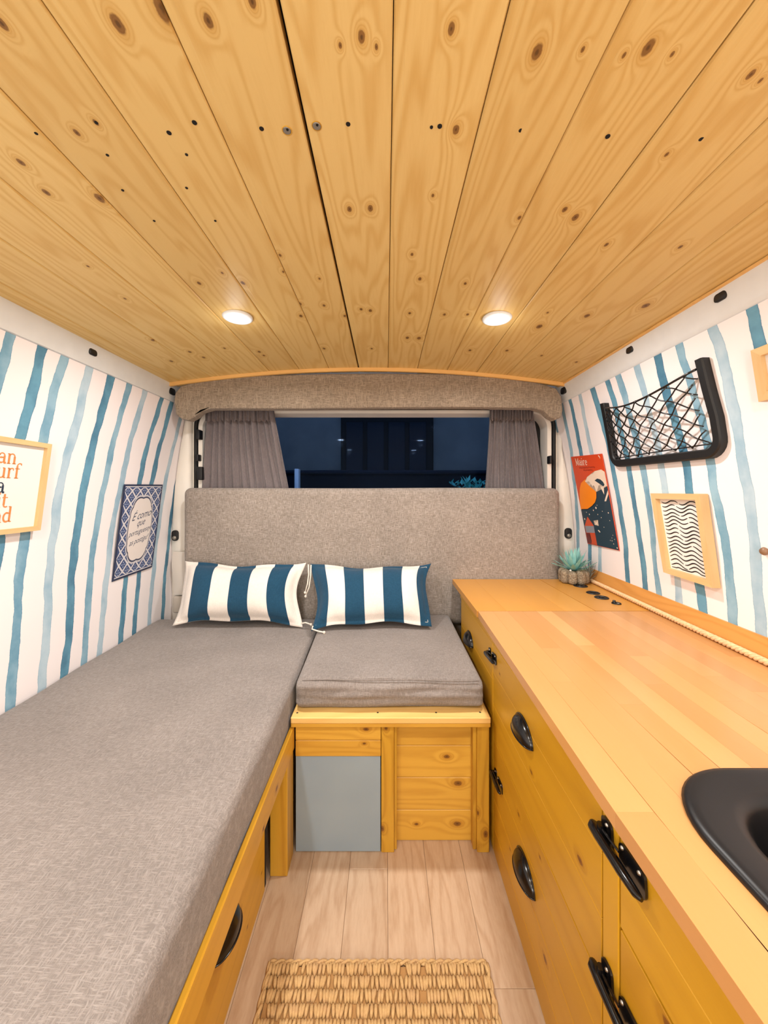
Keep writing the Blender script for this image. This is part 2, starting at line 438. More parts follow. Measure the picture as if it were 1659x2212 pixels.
for i, (a, b) in enumerate(zip(edges, edges[1:])):
    kn = []
    for (u, v, r) in KN:
        x, y, z, yy = ceil_pt(u, v)
        if a < x < b: kn.append((x, y, z, max(.0018, r*y/800*.62)))
    # a few more knots out of the picture so that the board goes on behind the camera
    for q in range(4): kn.append((random.uniform(a+.02, b-.02), random.uniform(-.9, .25), zc((a+b)/2), random.uniform(.003, .008)))
    mt = wood('pine_board_%d' % i, K('e9b974', .94, 1.13, 1.22), K('d3964a', .92, 1.13, 1.18), 'y', knots=kn, rough=.45, vary=.12, grain=.46, big=.32, spec=.35, freq=1.25)
    g = .0006 if i != 6 else .0006
    ga = .0022 if abs(a-(X0-PITCH)) < 1e-6 else .0005
    gb = .0022 if abs(b-(X0-PITCH)) < 1e-6 else .0005
    dz = random.uniform(-.0006, .0006)
    xs = [a+ga, a+ga+.0018, a+ga+.011, a+ga+.012] + [a+(b-a)*q for q in (.35, .65)] + [b-gb-.0018, b-gb]
    dep = [.0026, .0006, .0003, 0, 0, 0, .0004, .0026]
    prof = [(x, zc(x)+d+dz) for x, d in zip(xs, dep)]
    prof += [(b-gb, zc(b)+.016), (a+ga, zc(a)+.016)]
    m = MB().loft([[(x, YF, z) for x, z in prof], [(x, .2, z) for x, z in prof], [(x, 1.402, z) for x, z in prof]], True, True)
    m.build('plank', mt, ceiling)
def ceil_disc(u, v, r, mat, depth=.0006, name='screw'):
    x, y, z, _ = ceil_pt(u, v)
    mb = MB().lathe([(0, -depth), (r*.9, -depth), (r, -depth*.3), (r, .002)], (x, y, z), n=14)
    return mb, x, y, z
for (u, v) in [(565,278),(752,268),(950,273),(1125,281),(1313,295),(1515,300),(365,287),(420,265),(403,406),(333,477),(265,411),(465,477),(403,334),(232,335),(78,288),(932,275),(208,265)]:
    r = .0029 if v < 305 and u > 350 and u != 932 else .0020
    mb, x, y, z = ceil_disc(u, v, r, None)
    mb.build('screw', M['dark'], ceiling, smooth=True, angle=40)
for (u, v) in [(620, 282), (684, 272)]:
    mb, x, y, z = ceil_disc(u, v, .0052, None, .0008)
    o = mb.build('countersunk_washer', M['zinc'], ceiling, smooth=True, angle=40)
    MB().lathe([(0, -.0014), (.0015, -.0014), (.0017, 0)], (x+.001, y-.002, z), n=10).build('screw', M['dark'], o)
    MB().tube([(x+.0058*math.cos(a), y+.0058*math.sin(a), z-.0001) for a in np.linspace(0, 2*PI, 20)[:-1]], .0006, 6, closed=True).build('washer_rim', M['bench_z'], o, smooth=True)

# white metal roof rails along both sides
def rail(sgn, name):
    pr = [(.648, 1.268), (.6485, 1.258), (.6515, 1.246), (.6575, 1.230), (.6635, 1.212), (.6655, 1.203), (.672, 1.199), (.70, 1.20), (.70, 1.268)] if sgn > 0 else \
         [(-.788, 1.268), (-.7885, 1.258), (-.7905, 1.246), (-.794, 1.230), (-.797, 1.212), (-.798, 1.203), (-.805, 1.199), (-.84, 1.20), (-.84, 1.268)]
    m = MB().loft([[(x, y, z) for x, z in pr] for y in (YF, .5, 1.0, 1.42)], True, True)
    r = struct(m.build(name, M['white_metal'], smooth=True, angle=50))
    return r
rail_r = rail(1, 'trim_1'); rail_l = rail(-1, 'trim_2')
def plug(sgn, y, z, par, big=False):
    x = .6525 if sgn > 0 else -.7915
    hw, hh = (.0135, .0085) if not big else (.018, .012)
    l0 = rrect(y-hw, y+hw, z-hh, z+hh, hh*.8, 5); l1 = rrect(y-hw*.85, y+hw*.85, z-hh*.8, z+hh*.8, hh*.6, 5)
    f = (z-1.246)/.016*.006*sgn
    MB().loft([[(x+sgn*.006, a, b) for a, b in l0], [(x-sgn*.001, a, b) for a, b in l0], [(x-sgn*.0025, a, b) for a, b in l1]], False, True).build('rail_plug', M['blackmat'], par, smooth=True, angle=40)
for y in (.723, .992): plug(1, y, 1.244, rail_r)
plug(1, 1.365, 1.238, rail_r, True)
plug(-1, 1.0, 1.240, rail_l); plug(-1, 1.372, 1.236, rail_l, True)
# ragged pale wood edge between ceiling boards and right rail, and arched strip at the back
xs = np.linspace(-.795, .655, 40)
def strip(zoff, h, y0, y1, name, mat, par=None):
    m = MB().loft([[(x, y0, zc(x)+zoff+random.uniform(-.0005, .0005)), (x, y1, zc(x)+zoff), (x, y1, zc(x)+zoff-h), (x, y0, zc(x)+zoff-h+random.uniform(-.0006, .0006))] for x in xs], True, True)
    return m.build(name, mat, par)
tr3 = struct(strip(.0005, .0125, 1.349, 1.3585, 'trim_3', M['ply']))
tr4 = struct(MB().loft([[(x0_, y, zc(.646)-.001+random.uniform(-.0012, .0012)), (x0_+.008, y, zc(.646)), (x0_+.008, y, zc(.646)-.006), (x0_, y, zc(.646)-.0055)] for y in np.linspace(YF, 1.39, 80) for x0_ in [.6435+random.uniform(-.0008, .0008)]], True, True).build('trim_4', M['ply']))

# floor
floor = struct(MB().box(-.9, .85, YF, 1.6, -.02, -.0035).build('floor', M['dark']))
fx = [-.172+.0878*k for k in range(-8, 11)]
rowcut = {9: [], }
for i in range(len(fx)-1):
    a, b = fx[i], fx[i+1]
    if a > .262 or b < -.30: ys = [YF, 1.6]
    elif abs(a-(-.0842)) < .003: ys = [YF, .42, .847, 1.6]
    elif abs(a-.1792) < .006: ys = [YF, .1, .643, 1.6]
    elif abs(a-.0914) < .004: ys = [YF, .25, 1.0, 1.6]
    elif abs(a-(-.172)) < .003: ys = [YF, .30, 1.1, 1.6]
    else: ys = [YF, .55, 1.3, 1.6] if i % 2 else [YF, .2, 1.05, 1.6]
    for y0, y1 in zip(ys, ys[1:]):
        MB().bbox(a+.0002, b-.0002, y0+.0002, y1-.0002, -.0035, 0, .0007).build('plank', M['floor'], floor)

# rear body frame with the tailgate window opening
def ring_panel(outer, inner, y0, y1):
    bm = bmesh.new()
    def loop(pts):
        vs = [bm.verts.new((x, y0, z)) for x, z in pts]
        for i in range(len(vs)): bm.edges.new((vs[i], vs[(i+1) % len(vs)]))
    loop(outer); loop(inner)
    bmesh.ops.triangle_fill(bm, use_beauty=True, use_dissolve=False, edges=list(bm.edges))
    r = bmesh.ops.extrude_face_region(bm, geom=list(bm.faces))
    for v in r['geom']:
        if isinstance(v, bmesh.types.BMVert): v.co.y = y1
    return MB().bm(bm)
opn = rrect(-.765, .675, .70, 1.205, .075, 8)
wall_rear = struct(ring_panel([(-.93, -.02), (.83, -.02), (.83, 1.40), (-.93, 1.40)], opn, 1.50, 1.53).build('wall_rear', M['cream']))
# reveal strip (tailgate inner frame) and black rubber seal
MB().loft([[(x, 1.495, z) for x, z in rrect(-.757, .667, .71, 1.197, .07, 8)], [(x, 1.488, z) for x, z in rrect(-.754, .664, .71, 1.194, .07, 8)],
           [(x, 1.488, z) for x, z in rrect(-.738, .648, .72, 1.180, .06, 8)], [(x, 1.545, z) for x, z in rrect(-.733, .643, .72, 1.175, .06, 8)]]).build('window_reveal', M['cream'], wall_rear, smooth=True, angle=40)
MB().tube([(x, 1.497, z) for x, z in rrect(-.7685, .6785, .70, 1.208, .078, 8)], .0075, 8, closed=True).build('rubber_seal', M['rubber'], wall_rear, smooth=True)
# corner pillars, rounded metal from the side wall to the opening
for sg, nm in ((-1, 'trim_5'), (1, 'trim_6')):
    def xw(z): return (wl(z, 1.47) if sg < 0 else wr(z, 1.47))
    loops = []
    for z in np.linspace(.0, 1.20, 16):
        xo = xw(z)-sg*.002; xi = -.782 if sg < 0 else .692
        if abs(xo) < abs(xi)+.012: xo = xi+sg*.012
        loops.append([(xo, 1.485, z), (xo-sg*.006, 1.478, z), ((xo+xi)/2, 1.474, z), (xi+sg*.006, 1.480, z), (xi, 1.488, z), (xi, 1.5, z), (xo, 1.5, z)])
    pil = struct(MB().loft(loops, True, True).build(nm, M['cream'], smooth=True, angle=60))
    # tailgate latch bolts
    y_, zz_ = 1.474, (.691 if sg < 0 else .70)
    xx_ = (-.838 if sg < 0 else .724)
    b = MB().loft([[(x, 1.479, z) for x, z in rrect(xx_-.013, xx_+.013, zz_-.021, zz_+.021, .012, 6)], [(x, 1.468, z) for x, z in rrect(xx_-.013, xx_+.013, zz_-.021, zz_+.021, .012, 6)],
        [(x, 1.466, z) for x, z in rrect(xx_-.009, xx_+.009, zz_-.017, zz_+.017, .009, 6)]], False, True).build('grommet', M['rubber'], pil, smooth=True, angle=40)
    MB().lathe([(0, -.004), (.0075, -.003), (.0085, .002)], (xx_, 1.466, zz_-.009), 'y', 16).build('bolt', M['zinc'], b, smooth=True)
# torn grey plastic panel low on the left pillar
pl_ = thing('pillar_cover', 'grey plastic cover strip low on the left rear pillar beside the pillow', 'cover', (-.80, 1.45, .38))
MB().grid(lambda u, v: (-.838+.052*u+.004*math.sin(v*7), 1.452-.004*math.sin(u*PI)+.006*(1-v), .46+.17*v), 6, 10).build('cover_flap', plain('grey_plastic', 'd9d0c6', .6), pl_, smooth=True)
MB().bbox(-.836, -.79, 1.448, 1.47, .39, .455, .006, seg=3).build('lower_cover', plain('grey_plastic_dark', 'bdb2a6', .6), pl_, smooth=True)
# tailgate window glass with black border
t = NT('window_glass')
tr = t.n('ShaderNodeBsdfTransparent'); tr.inputs[0].default_value = (.70, .82, 1., 1)
gl = t.n('ShaderNodeBsdfGlossy'); gl.inputs['Roughness'].default_value = .02; gl.inputs[0].default_value = (.35, .45, .6, 1)
fr = t.n('ShaderNodeFresnel'); fr.inputs[0].default_value = 1.12
mx = t.n('ShaderNodeMixShader'); t.put(mx.inputs[0], fr.outputs[0]); t.put(mx.inputs[1], tr.outputs[0]); t.put(mx.inputs[2], gl.outputs[0])
t.t.links.new(mx.outputs[0], t.out.inputs[0]); M['glass'] = t.m
win = struct(MB().box(-.76, .67, 1.56, 1.564, .68, 1.21).build('window_1', M['glass']))
def frame_ring(o, i, y0, y1, mat, name, par):
    m = MB(); lo = [(x, y0, z) for x, z in o]; li = [(x, y0, z) for x, z in i]; lo2 = [(x, y1, z) for x, z in o]; li2 = [(x, y1, z) for x, z in i]
    return m.loft([lo, li, li2, lo2, lo]).build(name, mat, par)
frame_ring(rrect(-.76, .67, .68, 1.205, .07), rrect(-.72, .63, .74, 1.178, .06), 1.548, 1.5585, M['rubber'], 'window_seal', win)

# ------------------------------------------------------------------ night outside: garage front, hedge strip
ext = plain('slate_render', K('8d93a0', 1.35, 1.25, .95), .9, nz=.12, nscale=3)
extd = plain('dark_door', '0a0705', .6, nz=.2, nscale=4)
yo = 3.4
wo = struct(MB().box(-4, 4, yo, yo+.2, -.5, 3.2).build('wall_outside', ext))
d1 = struct(MB().bbox(-.41, .43, yo-.05, yo, -.5, 2.2, .01).build('door_1', extd))
for k in range(4): MB().bbox(-.36+.19*k, -.21+.19*k, yo-.062, yo-.05, .2, 1.5, .004).build('door_panel', plain('dark_door_panel', '101b2b', .5), d1)
struct(MB().box(-5, 5, 1.75, 6, -.6, -.5).build('ground', plain('asphalt', '1b2028', .9, nz=.3, nscale=20)))
kerb = thing('garden_wall', 'low dark wall running across outside the rear window', 'wall', (0, 2.9, -.5))
MB().bbox(-3.5, 3.5, 2.85, 3.0, -.5, 1.01, .02).build('wall_body', plain('dark_masonry', '0e1622', .9, nz=.2, nscale=8), kerb)
MB().bbox(-3.5, 3.5, 2.83, 3.02, 1.01, 1.035, .008).build('coping', plain('dark_coping', '1d2a3c', .8), kerb)
def leaves(rng, n, c, spread, hgt, L, wd, updn=(.3, 1.)):
    m = MB()
    for k in range(n):
        a = rng.uniform(0, 2*PI); el = rng.uniform(*updn)
        p = Vector((c[0]+rng.gauss(0, spread), c[1]+rng.gauss(0, spread*.6), c[2]+rng.uniform(0, hgt)))
        d = Vector((math.cos(a)*math.cos(el), math.sin(a)*math.cos(el), math.sin(el))); s = d.cross(Vector((0, 0, 1))).normalized()*wd
        q = p+d*L*rng.uniform(.6, 1.2)
        m.add([p, p+d*L*.4+s, q, p+d*L*.4-s, p+d*L*.4+s.cross(d)*.4], [(0, 1, 4), (1, 2, 4), (2, 3, 4), (3, 0, 4)])
    return m
rg = random.Random(3)
bush = thing('leafy_shrub', 'teal leafed shrub outside the window beside the right curtain', 'shrub', (.50, 2.05, -.5))
fo = leaves(rg, 170, (.475, 2.05, .78), .05, .14, .05, .010).build('foliage', plain('teal_leaf', '6fe0cf', .6), bush); fo['kind'] = 'stuff'
MB().tube([(.50, 2.05, -.5), (.505, 2.05, .3), (.50, 2.05, .9)], .008, 6).build('stem', plain('bark', '3a2f28', .9), bush)
tag(MB().bbox(-.434, -.414, 1.75, 1.79, -.5, .975, .003).build('white_post_board', plain('white_board_outside', 'dfe6ea', .6)), 'small white board standing outside the window at left curtain edge', 'board')
# ------------------------------------------------------------------ valance over the window
vp = [(u_, v_+(1 if v_ < 840 else 0)) for u_, v_ in [(394,834),(420,827),(480,818),(560,812),(700,808),(836,807),(960,808),(1080,816),(1160,827),(1198,839),(1210,858),(1213,888),(1209,903),(1197,908),(1184,901),(1172,889),(1150,883),(1000,881),(836,882),(650,884),(458,884),(438,890),(425,901),(410,909),(395,906),(383,896),(379,866),(382,850)]]
def prismY(poly, y0, y1, r, mat, name, steps=4, disp=0, parent=None):
    # rounded outline prism: inset loops near the front face
    c = np.array([p for p in poly]); n = len(c)
    nr = []
    for i in range(n):
        e = c[(i+1) % n]-c[i-1]; e = e/np.linalg.norm(e); nr.append((-e[1], e[0]))
    nr = np.array(nr)
    area = sum(c[i][0]*c[(i+1) % n][1]-c[(i+1) % n][0]*c[i][1] for i in range(n))
    if area < 0: nr = -nr
    loops = [[(p[0], y1, p[1]) for p in c]]
    for k in range(steps+1):
        a = PI/2*k/steps; ins = r*(1-math.cos(a)); y = y0+r*(1-math.sin(a))
        q = c+nr*ins; loops.append([(p[0], y, p[1]) for p in q])
    m = MB().loft(loops, True, False)
    # cap by triangulation
    bm = bmesh.new(); vs = [bm.verts.new(p) for p in loops[-1]]; f = bm.faces.new(vs); bmesh.ops.triangulate(bm, faces=[f], ngon_method='EAR_CLIP'); m.bm(bm)
    return m.build(name, mat, parent, smooth=True, angle=30)
def at_y(u, v, y): return ((u-834)/800*y, .86+(1065-v)/800*y)
def densify(p, k=3):
    out = []
    for i in range(len(p)):
        a, b = p[i], p[(i+1) % len(p)]
        for j in range(k): out.append((a[0]+(b[0]-a[0])*j/k, a[1]+(b[1]-a[1])*j/k))
    return out
tag(prismY([at_y(u, v, 1.372) for u, v in vp], 1.360, 1.396, .006, M['fabric3'], 'padded_valance'), 'long padded taupe fabric valance arched under the wooden ceiling', 'valance')

# ------------------------------------------------------------------ curtains
def curtain(name, label, xt0, xt1, xb0, xb1, zt, zb, pl, seed, tie):
    rg = random.Random(seed); ph = [rg.uniform(-.5, .5) for _ in range(40)]
    o = thing(name, label, 'curtain', ((xt0+xt1)/2, 1.47, zt), 0, 'grey curtains at the rear window')
    def fn(u, v):
        # v 0 bottom, 1 top
        s = v
        x = (xb0+(xb1-xb0)*u)*(1-s)+(xt0+(xt1-xt0)*u)*s
        k = u*pl; i = int(k)
        am = (.0125*(.6+.4*s)+.003*math.sin(u*17+seed))
        y = 1.493-2.1*am*abs(math.sin(PI*(k+.18*math.sin(v*3+ph[i % 40]*2))))**.75+.003*math.sin(9*u+2*v)
        if v > .80: y += .002*math.sin(2*PI*k*2)*(v-.8)*5
        x += .0025*math.sin(2*PI*k+1.2)
        return (x, y, zb+(zt-zb)*v)
    m = MB().grid(fn, 150, 26)
    c = m.build('curtain_cloth', M['curtain'], o, smooth=True, fix=False)
    sm = c.modifiers.new('s', 'SOLIDIFY'); sm.thickness = .0012
    def hd(u, v):
        x = xt0+(xt1-xt0)*u; k = u*pl*1.35
        return (x, 1.467+.006*math.sin(2*PI*k)+.003*math.sin(2*PI*k*1.7), zt-.052+.066*v+.003*math.sin(2*PI*k*.9+v))
    h = MB().grid(hd, 150, 5).build('gathered_header', M['curtain'], o, smooth=True, fix=False)
    sm = h.modifiers.new('s', 'SOLIDIFY'); sm.thickness = .0015
    return o
curtain('curtain', 'wide grey gathered curtain on the left of the rear window', -.715, -.452, -.752, -.378, 1.197, .80, 11, 3, 1)
curtain('curtain', 'narrow grey gathered curtain on the right of the rear window', .412, .583, .392, .642, 1.200, .80, 11, 8, -1)
tag(MB().tube([(-.735, 1.478, 1.192), (-.3, 1.480, 1.194), (.3, 1.480, 1.195), (.645, 1.478, 1.192)], .004, 8).build('curtain_rod', M['black'], smooth=True), 'thin black curtain rod along the top of rear window', 'curtain rod')
# black clips at window edge
for (x, z, hw, hh, nm) in ((-.745, 1.092, .008, .019, 0), (-.748, 1.0, .006, .013, 0), (-.738, .938, .011, .026, 0), (.652, .992, .005, .016, 1)):
    o = MB().bbox(x-hw, x+hw, 1.462, 1.492, z-hh, z+hh, .003, seg=2).build('window_clip', M['blackmat'], wall_rear, smooth=True, angle=40)

# ------------------------------------------------------------------ upholstery
def wrinkle(amp, fx_, seed, side=None):
    rg = random.Random(seed); ks = [(rg.uniform(3, 14), rg.uniform(3, 14), rg.uniform(20, 60), rg.uniform(0, 6), rg.uniform(.3, 1)) for _ in range(7)]
    def f(q, n):
        s = sum(math.sin(a*q.x+b*q.y+c*q.z+p)*w_ for a, b, c, p, w_ in ks)/3
        return q+n*(amp*s)
    return f
br = rbox(-.772, .663, 1.402, 1.456, .36, .879, .024, (40, 2, 14), disp=wrinkle(.0015, 1, 4)).build('backrest_cushion', M['fabric2'], smooth=True)
tag(br, 'long upright taupe linen backrest cushion below the rear window', 'cushion')
# long bench mattress on the left
mat_o = thing('bench_mattress', 'long taupe linen mattress on the left side bench along striped wall', 'mattress', (-.5, .5, .284))
def mdisp(q, n):
    # left edge follows the wall, right edge nearly straight
    f = (q.x+.229)/(-.852+.229); rt = -.229-.018*min(max((q.y-.9)/.5, 0), 1)
    q = q.copy()
    lim = wl(.38, q.y)+.004
    q.x = rt+f*(lim-rt)
    q += n*.0012*math.sin(q.y*23+q.x*11)
    return q
rbox(-.852, -.229, -.95, 1.395, .286, .390, .018, (14, 60, 4), crown=.004, disp=mdisp).build('cover', M['fabric'], mat_o, smooth=True)
MB().tube([(-.2320-.018*min(max((y-.9)/.5, 0), 1), y, .3115) for y in np.linspace(-.9, 1.38, 60)], .0022, 6).build('piping', M['fabric'], mat_o, smooth=True)
# seat cushion
sc_o = thing('seat_cushion', 'square thick taupe linen seat cushion on the wooden bench between mattress and counter', 'cushion', (.01, 1.14, .335))
wr1 = wrinkle(.0012, 1, 9)
def sdisp(q, n):
    q = wr1(q, n)
    tt = (q.y-.9)/.5
    q.x += -.018*max(tt, 0)*(1 if q.x < 0 else 0)*abs(q.x)/.22
    if n.y < -.3:   # front face folds
        f = (q.z-.335)/.07
        q.y += -.006*math.sin(PI*min(max(f, 0), 1)) + .0022*math.sin(q.x*9+f*8) + .0016*math.sin(q.x*26-f*11)+.0014*math.sin(f*22+q.x*5)
        q.z += .003*math.sin(q.x*12)*(1-abs(f-.5)*2)
    return q
rbox(-.221, .2385, .900, 1.396, .3345, .404, .017, (30, 26, 12), crown=.004, disp=sdisp).build('cover', M['fabric'], sc_o, smooth=True)
MB().tube([(x, .9045-.002*math.sin(x*7), .4015+.002*math.sin((x+.222)/.466*PI)+.001*math.sin(x*31)) for x in np.linspace(-.205, .226, 40)], .0014, 6).build('seam', M['fabric'], sc_o, smooth=True)

# ------------------------------------------------------------------ striped pillows
def pillow(name, label, C4, stripes, thick, flange, edge_mat, seed, ties):
    """C4: TL, TR, BR, BL points; stripes: boundaries in 0..1 with alternating material start"""
    TL, TR, BR, BL = [Vector(c) for c in C4]
    o = thing(name, label, 'pillow', ((BL+BR)/2)[:], 0, 'striped pillows on the seat')
    nrm = (TR-TL).cross(TL-BL).normalized()
    if nrm.y > 0: nrm = -nrm
    bnd, start = stripes
    us = []
    for a, b in zip(bnd, bnd[1:]):
        k = max(2, int((b-a)*60)); us += [a+(b-a)*i/k for i in range(k)]
    us.append(1.0)
    nv = 34; rg = random.Random(seed); pz = [rg.uniform(0, 6) for _ in range(6)]
    m = MB()
    def P(u, v, side):
        # concave edges between the corners
        cu = .075*math.sin(PI*v)*(1 if u < .5 else -1)*abs(2*u-1)**1.5
        cv = .10*math.sin(PI*u)**.8*(1 if v < .5 else -1)*abs(2*v-1)**1.5
        uu = u+cu*.62+.010*math.sin(7*v+pz[0])*abs(2*u-1)**3; vv = v+cv*.8+.016*math.sin(13*u+pz[1])*abs(2*v-1)**3
        base = (BL*(1-uu)+BR*uu)*(1-vv)+(TL*(1-uu)+TR*uu)*vv
        fu = min(u, 1-u)/flange[0]; fv = min(v, 1-v)/flange[1]
        e = min(fu, fv)
        if e <= 1: th = .0016+.0012*e
        else:
            a = max(0, 1-abs(2*u-1)**3.2*(1/(1-2*flange[0])**3.2)); b = max(0, 1-abs(2*v-1)**2.6*(1/(1-2*flange[1])**2.6))
            th = .0028+thick*(a**.55)*(b**.6)
            th *= 1+.05*math.sin(9*u+pz[2])*math.sin(6*v+pz[3])
            th += .0016*math.sin(31*u+9*v+pz[4])*(1-a*b)
        return base+nrm*th*side
    for side in (1, -1):
        n0 = len(m.v)
        for j in range(nv+1):
            for u in us: m.v.append(P(u, j/nv, side)[:])
        W = len(us)
        for j in range(nv):
            for i in range(W-1):
                um = (us[i]+us[i+1])/2; k = sum(1 for b in bnd[1:-1] if um > b)
                a = n0+j*W+i; m.f.append((a, a+1, a+1+W, a+W)); m.mi.append((start+k) % 2)
    # close the rim
    W = len(us); N = W*(nv+1)
    loop = list(range(W))+[j*W+W-1 for j in range(1, nv+1)]+[nv*W+i for i in range(W-2, -1, -1)]+[j*W for j in range(nv-1, 0, -1)]
    for a, b in zip(loop, loop[1:]+loop[:1]): m.f.append((a, b, b+N, a+N)); m.mi.append(edge_mat)
    m.build('pillow_cover', [M['offwhite'], M['navy']], o, smooth=True)
    # raised stitched hem
    hem = [P(u, flange[1]*.95, 1) for u in np.linspace(flange[0], 1-flange[0], 30)]+[P(1-flange[0]*.95, v, 1) for v in np.linspace(flange[1], 1-flange[1], 18)]+\
          [P(u, 1-flange[1]*.95, 1) for u in np.linspace(1-flange[0], flange[0], 30)]+[P(flange[0]*.95, v, 1) for v in np.linspace(1-flange[1], flange[1], 18)]
    MB().tube([p+nrm*.0003 for p in hem], .0007, 5, closed=True).build('hem_stitching', M['cord'], o, smooth=True)
    for pts in ties:
        MB().tube(pts, .0024, 7).build('tie_cord', M['cord'], o, smooth=True)
        MB().tube([Vector(pts[-1])+Vector((0, 0, .004)), Vector(pts[-1]), Vector(pts[-1])+Vector((.001, 0, -.005))], [.003, .0048, .003], 8).build('cord_knot', M['cord'], o, smooth=True)
    return o
def pt(u, v, y): x, z = at_y(u, v, y); return (x, y, z)
pillow('pillow', 'left striped pillow with white ends and three navy stripes', [pt(398, 1210, 1.375), pt(659, 1214, 1.375), pt(652, 1354, 1.28), pt(371, 1350, 1.28)],
       ([0, .115, .285, .445, .60, .755, .905, 1], 0), .05, (.030, .055), 0, 1,
       [[pt(666, 1219, 1.35), pt(667, 1240, 1.345), pt(664, 1262, 1.34), pt(659, 1280, 1.335)], [pt(672, 1220, 1.352), pt(671, 1245, 1.345), pt(668, 1268, 1.34), pt(660, 1288, 1.335)],
        [pt(650, 1347, 1.27), pt(660, 1345, 1.27), pt(672, 1349, 1.262)]])
pillow('pillow', 'right striped pillow with navy ends and three white stripes', [pt(670, 1217, 1.375), pt(931, 1217, 1.375), pt(934, 1353, 1.222), pt(674, 1362, 1.205)],
       ([0, .12, .275, .44, .60, .765, .905, 1], 1), .05, (.030, .055), 1, 2,
       [[pt(676, 1352, 1.21), pt(674, 1359, 1.205), pt(686, 1363, 1.20), pt(700, 1366, 1.195)]])

# ------------------------------------------------------------------ wooden box bench
bench = thing('box_bench', 'varnished pine box bench under the square seat cushion with a frosted panel', 'bench', (.01, 1.1, 0))
MB().bbox(-.224, .2455, .868, 1.395, .319, .333, .0015).build('seat_board', M['bench_top'], bench)
for (x, y) in ((-.213, .888), (.226, .890), (-.02, .889), (.12, .889)):
    MB().lathe([(0, .0004), (.0022, .0004), (.0026, 0), (.0026, -.002)], (x, y, .333), n=10).build('screw', M['dark'], bench)
MB().bbox(-.224, .2455, .870, .884, .309, .3188, .001).build('front_rail', M['bench_x'], bench)
MB().bbox(-.0115, .0195, .885, .925, 0, .318, .0015).build('post', M['bench_z'], bench)
MB().bbox(.218, .2468, .885, .925, 0, .3085, .0015).build('post', M['bench_z'], bench)
MB().bbox(.0195, .026, .893, .916, 0, .318, .001).build('batten', M['bench_z'], bench)
MB().bbox(.2095, .218, .893, .916, 0, .308, .001).build('batten', M['bench_z'], bench)
for z0, z1 in ((0, .0765), (.0765, .1566), (.1566, .2355), (.2355, .318)):
    MB().bbox(.020, .217, .916, .930, z0+.0004, z1-.0004, .0012).build('plank', M['bench_x'], bench)
for z0, z1 in ((.2305, .2695), (.2695, .318)):
    MB().bbox(-.2165, -.0125, .884, .898, z0+.0005, z1-.0005, .0012).build('plank', M['bench_x'], bench)
t = NT('frosted_acrylic'); t.b.inputs['Transmission Weight'].default_value = .08
fz = t.noise(t.obj(), 6, 2)
M['frost'] = t.done(t.mix(fz, K('c3cacd', .66, .76, .82), K('aab7c2', .60, .68, .76)), .4, spec=.4)
MB().bbox(-.2165, -.0135, .887, .892, .0012, .230, .001).build('frosted_panel', M['frost'], bench)
MB().bbox(-.205, -.02, .93, 1.3, 0, .22, .004).build('storage_crate', plain('grey_plastic_crate', '7f8a94', .6), bench)

# ------------------------------------------------------------------ side bed base
bed = thing('bed_base', 'varnished pine bed base with drawer front under the long left mattress', 'bed', (-.5, .3, 0))
MB().bbox(-.84, -.2565, -.9, 1.38, .262, .284, .002).build('bed_slab', M['bed'], bed)
MB().bbox(-.2278, -.2185, -.9, .884, .252, .3075, .002).build('side_rail', M['bed'], bed)
MB().bbox(-.2560, -.2280, -.9, .884, .256, .283, .002).build('inner_rail', M['bed'], bed)
df = MB().bbox(-.280, -.262, -.35, .80, .002, .255, .0015).build('drawer_front', M['bed'], bed)
MB().bbox(-.2605, -.2215, .830, .884, 0, .2515, .0015).build('post', M['bench_z'], bed)
MB().bbox(-.84, -.285, -.9, .79, .0, .255, .002).build('storage_box', M['bed'], bed)
MB().bbox(-.84, -.264, .806, .815, .0, .255, .001).build('end_panel', M['dark'], bed)

# ------------------------------------------------------------------ cup handles and toggle latches
def cup_mesh(a=.043, h=.030, d=.018, t_=.0016):
    m = MB(); nu, nv = 22, 12
    def S(sc_):
        def f(u, v):
            th = PI*u; ph = PI/2*v        # th along the width, ph from wall (0) to front (1)
            y = -math.cos(th)*a*sc_; r = math.sin(th)
            return (-math.sin(ph)*r*d*sc_-.0008, y, math.cos(ph)*r*h*sc_)
        return f
    m.grid(S(1), nu, nv); m.grid(S(.92), nu, nv)
    # lip along the open lower edge and back flange
    m.tube([(-math.sin(PI*k/22)*d-.0008, -math.cos(PI*k/22)*a, 0) for k in range(23)], .0013, 6)
    m.tube([(-.0010, -math.cos(PI*k/22)*(a+.001), math.sin(PI*k/22)*(h+.001)) for k in range(23)], .0016, 6)
    return m
cup_me = None
def cup(parent, x, y, z, rot=0, label=None):
    global cup_me
    if cup_me is None:
        o = cup_mesh().build('cup_handle', M['black'], smooth=True, fix=False); cup_me = o.data
    else:
        o = bpy.data.objects.new('cup_handle', cup_me); COL.objects.link(o)
    o.parent = parent; po = parent
    while po is not None and po.type != 'EMPTY': po = po.parent
    base = Vector(po.location) if parent.type == 'EMPTY' else Vector((0, 0, 0))
    o.matrix_parent_inverse = Matrix.Translation(-base)
    o.location = (x, y, z); o.rotation_euler = (0, 0, rot)
    if label: o['label'] = label
    return o
hb = cup(df, -.2615, .588, .160, PI, 'black cup handle'); hb.scale = (1.45, 1, 1)
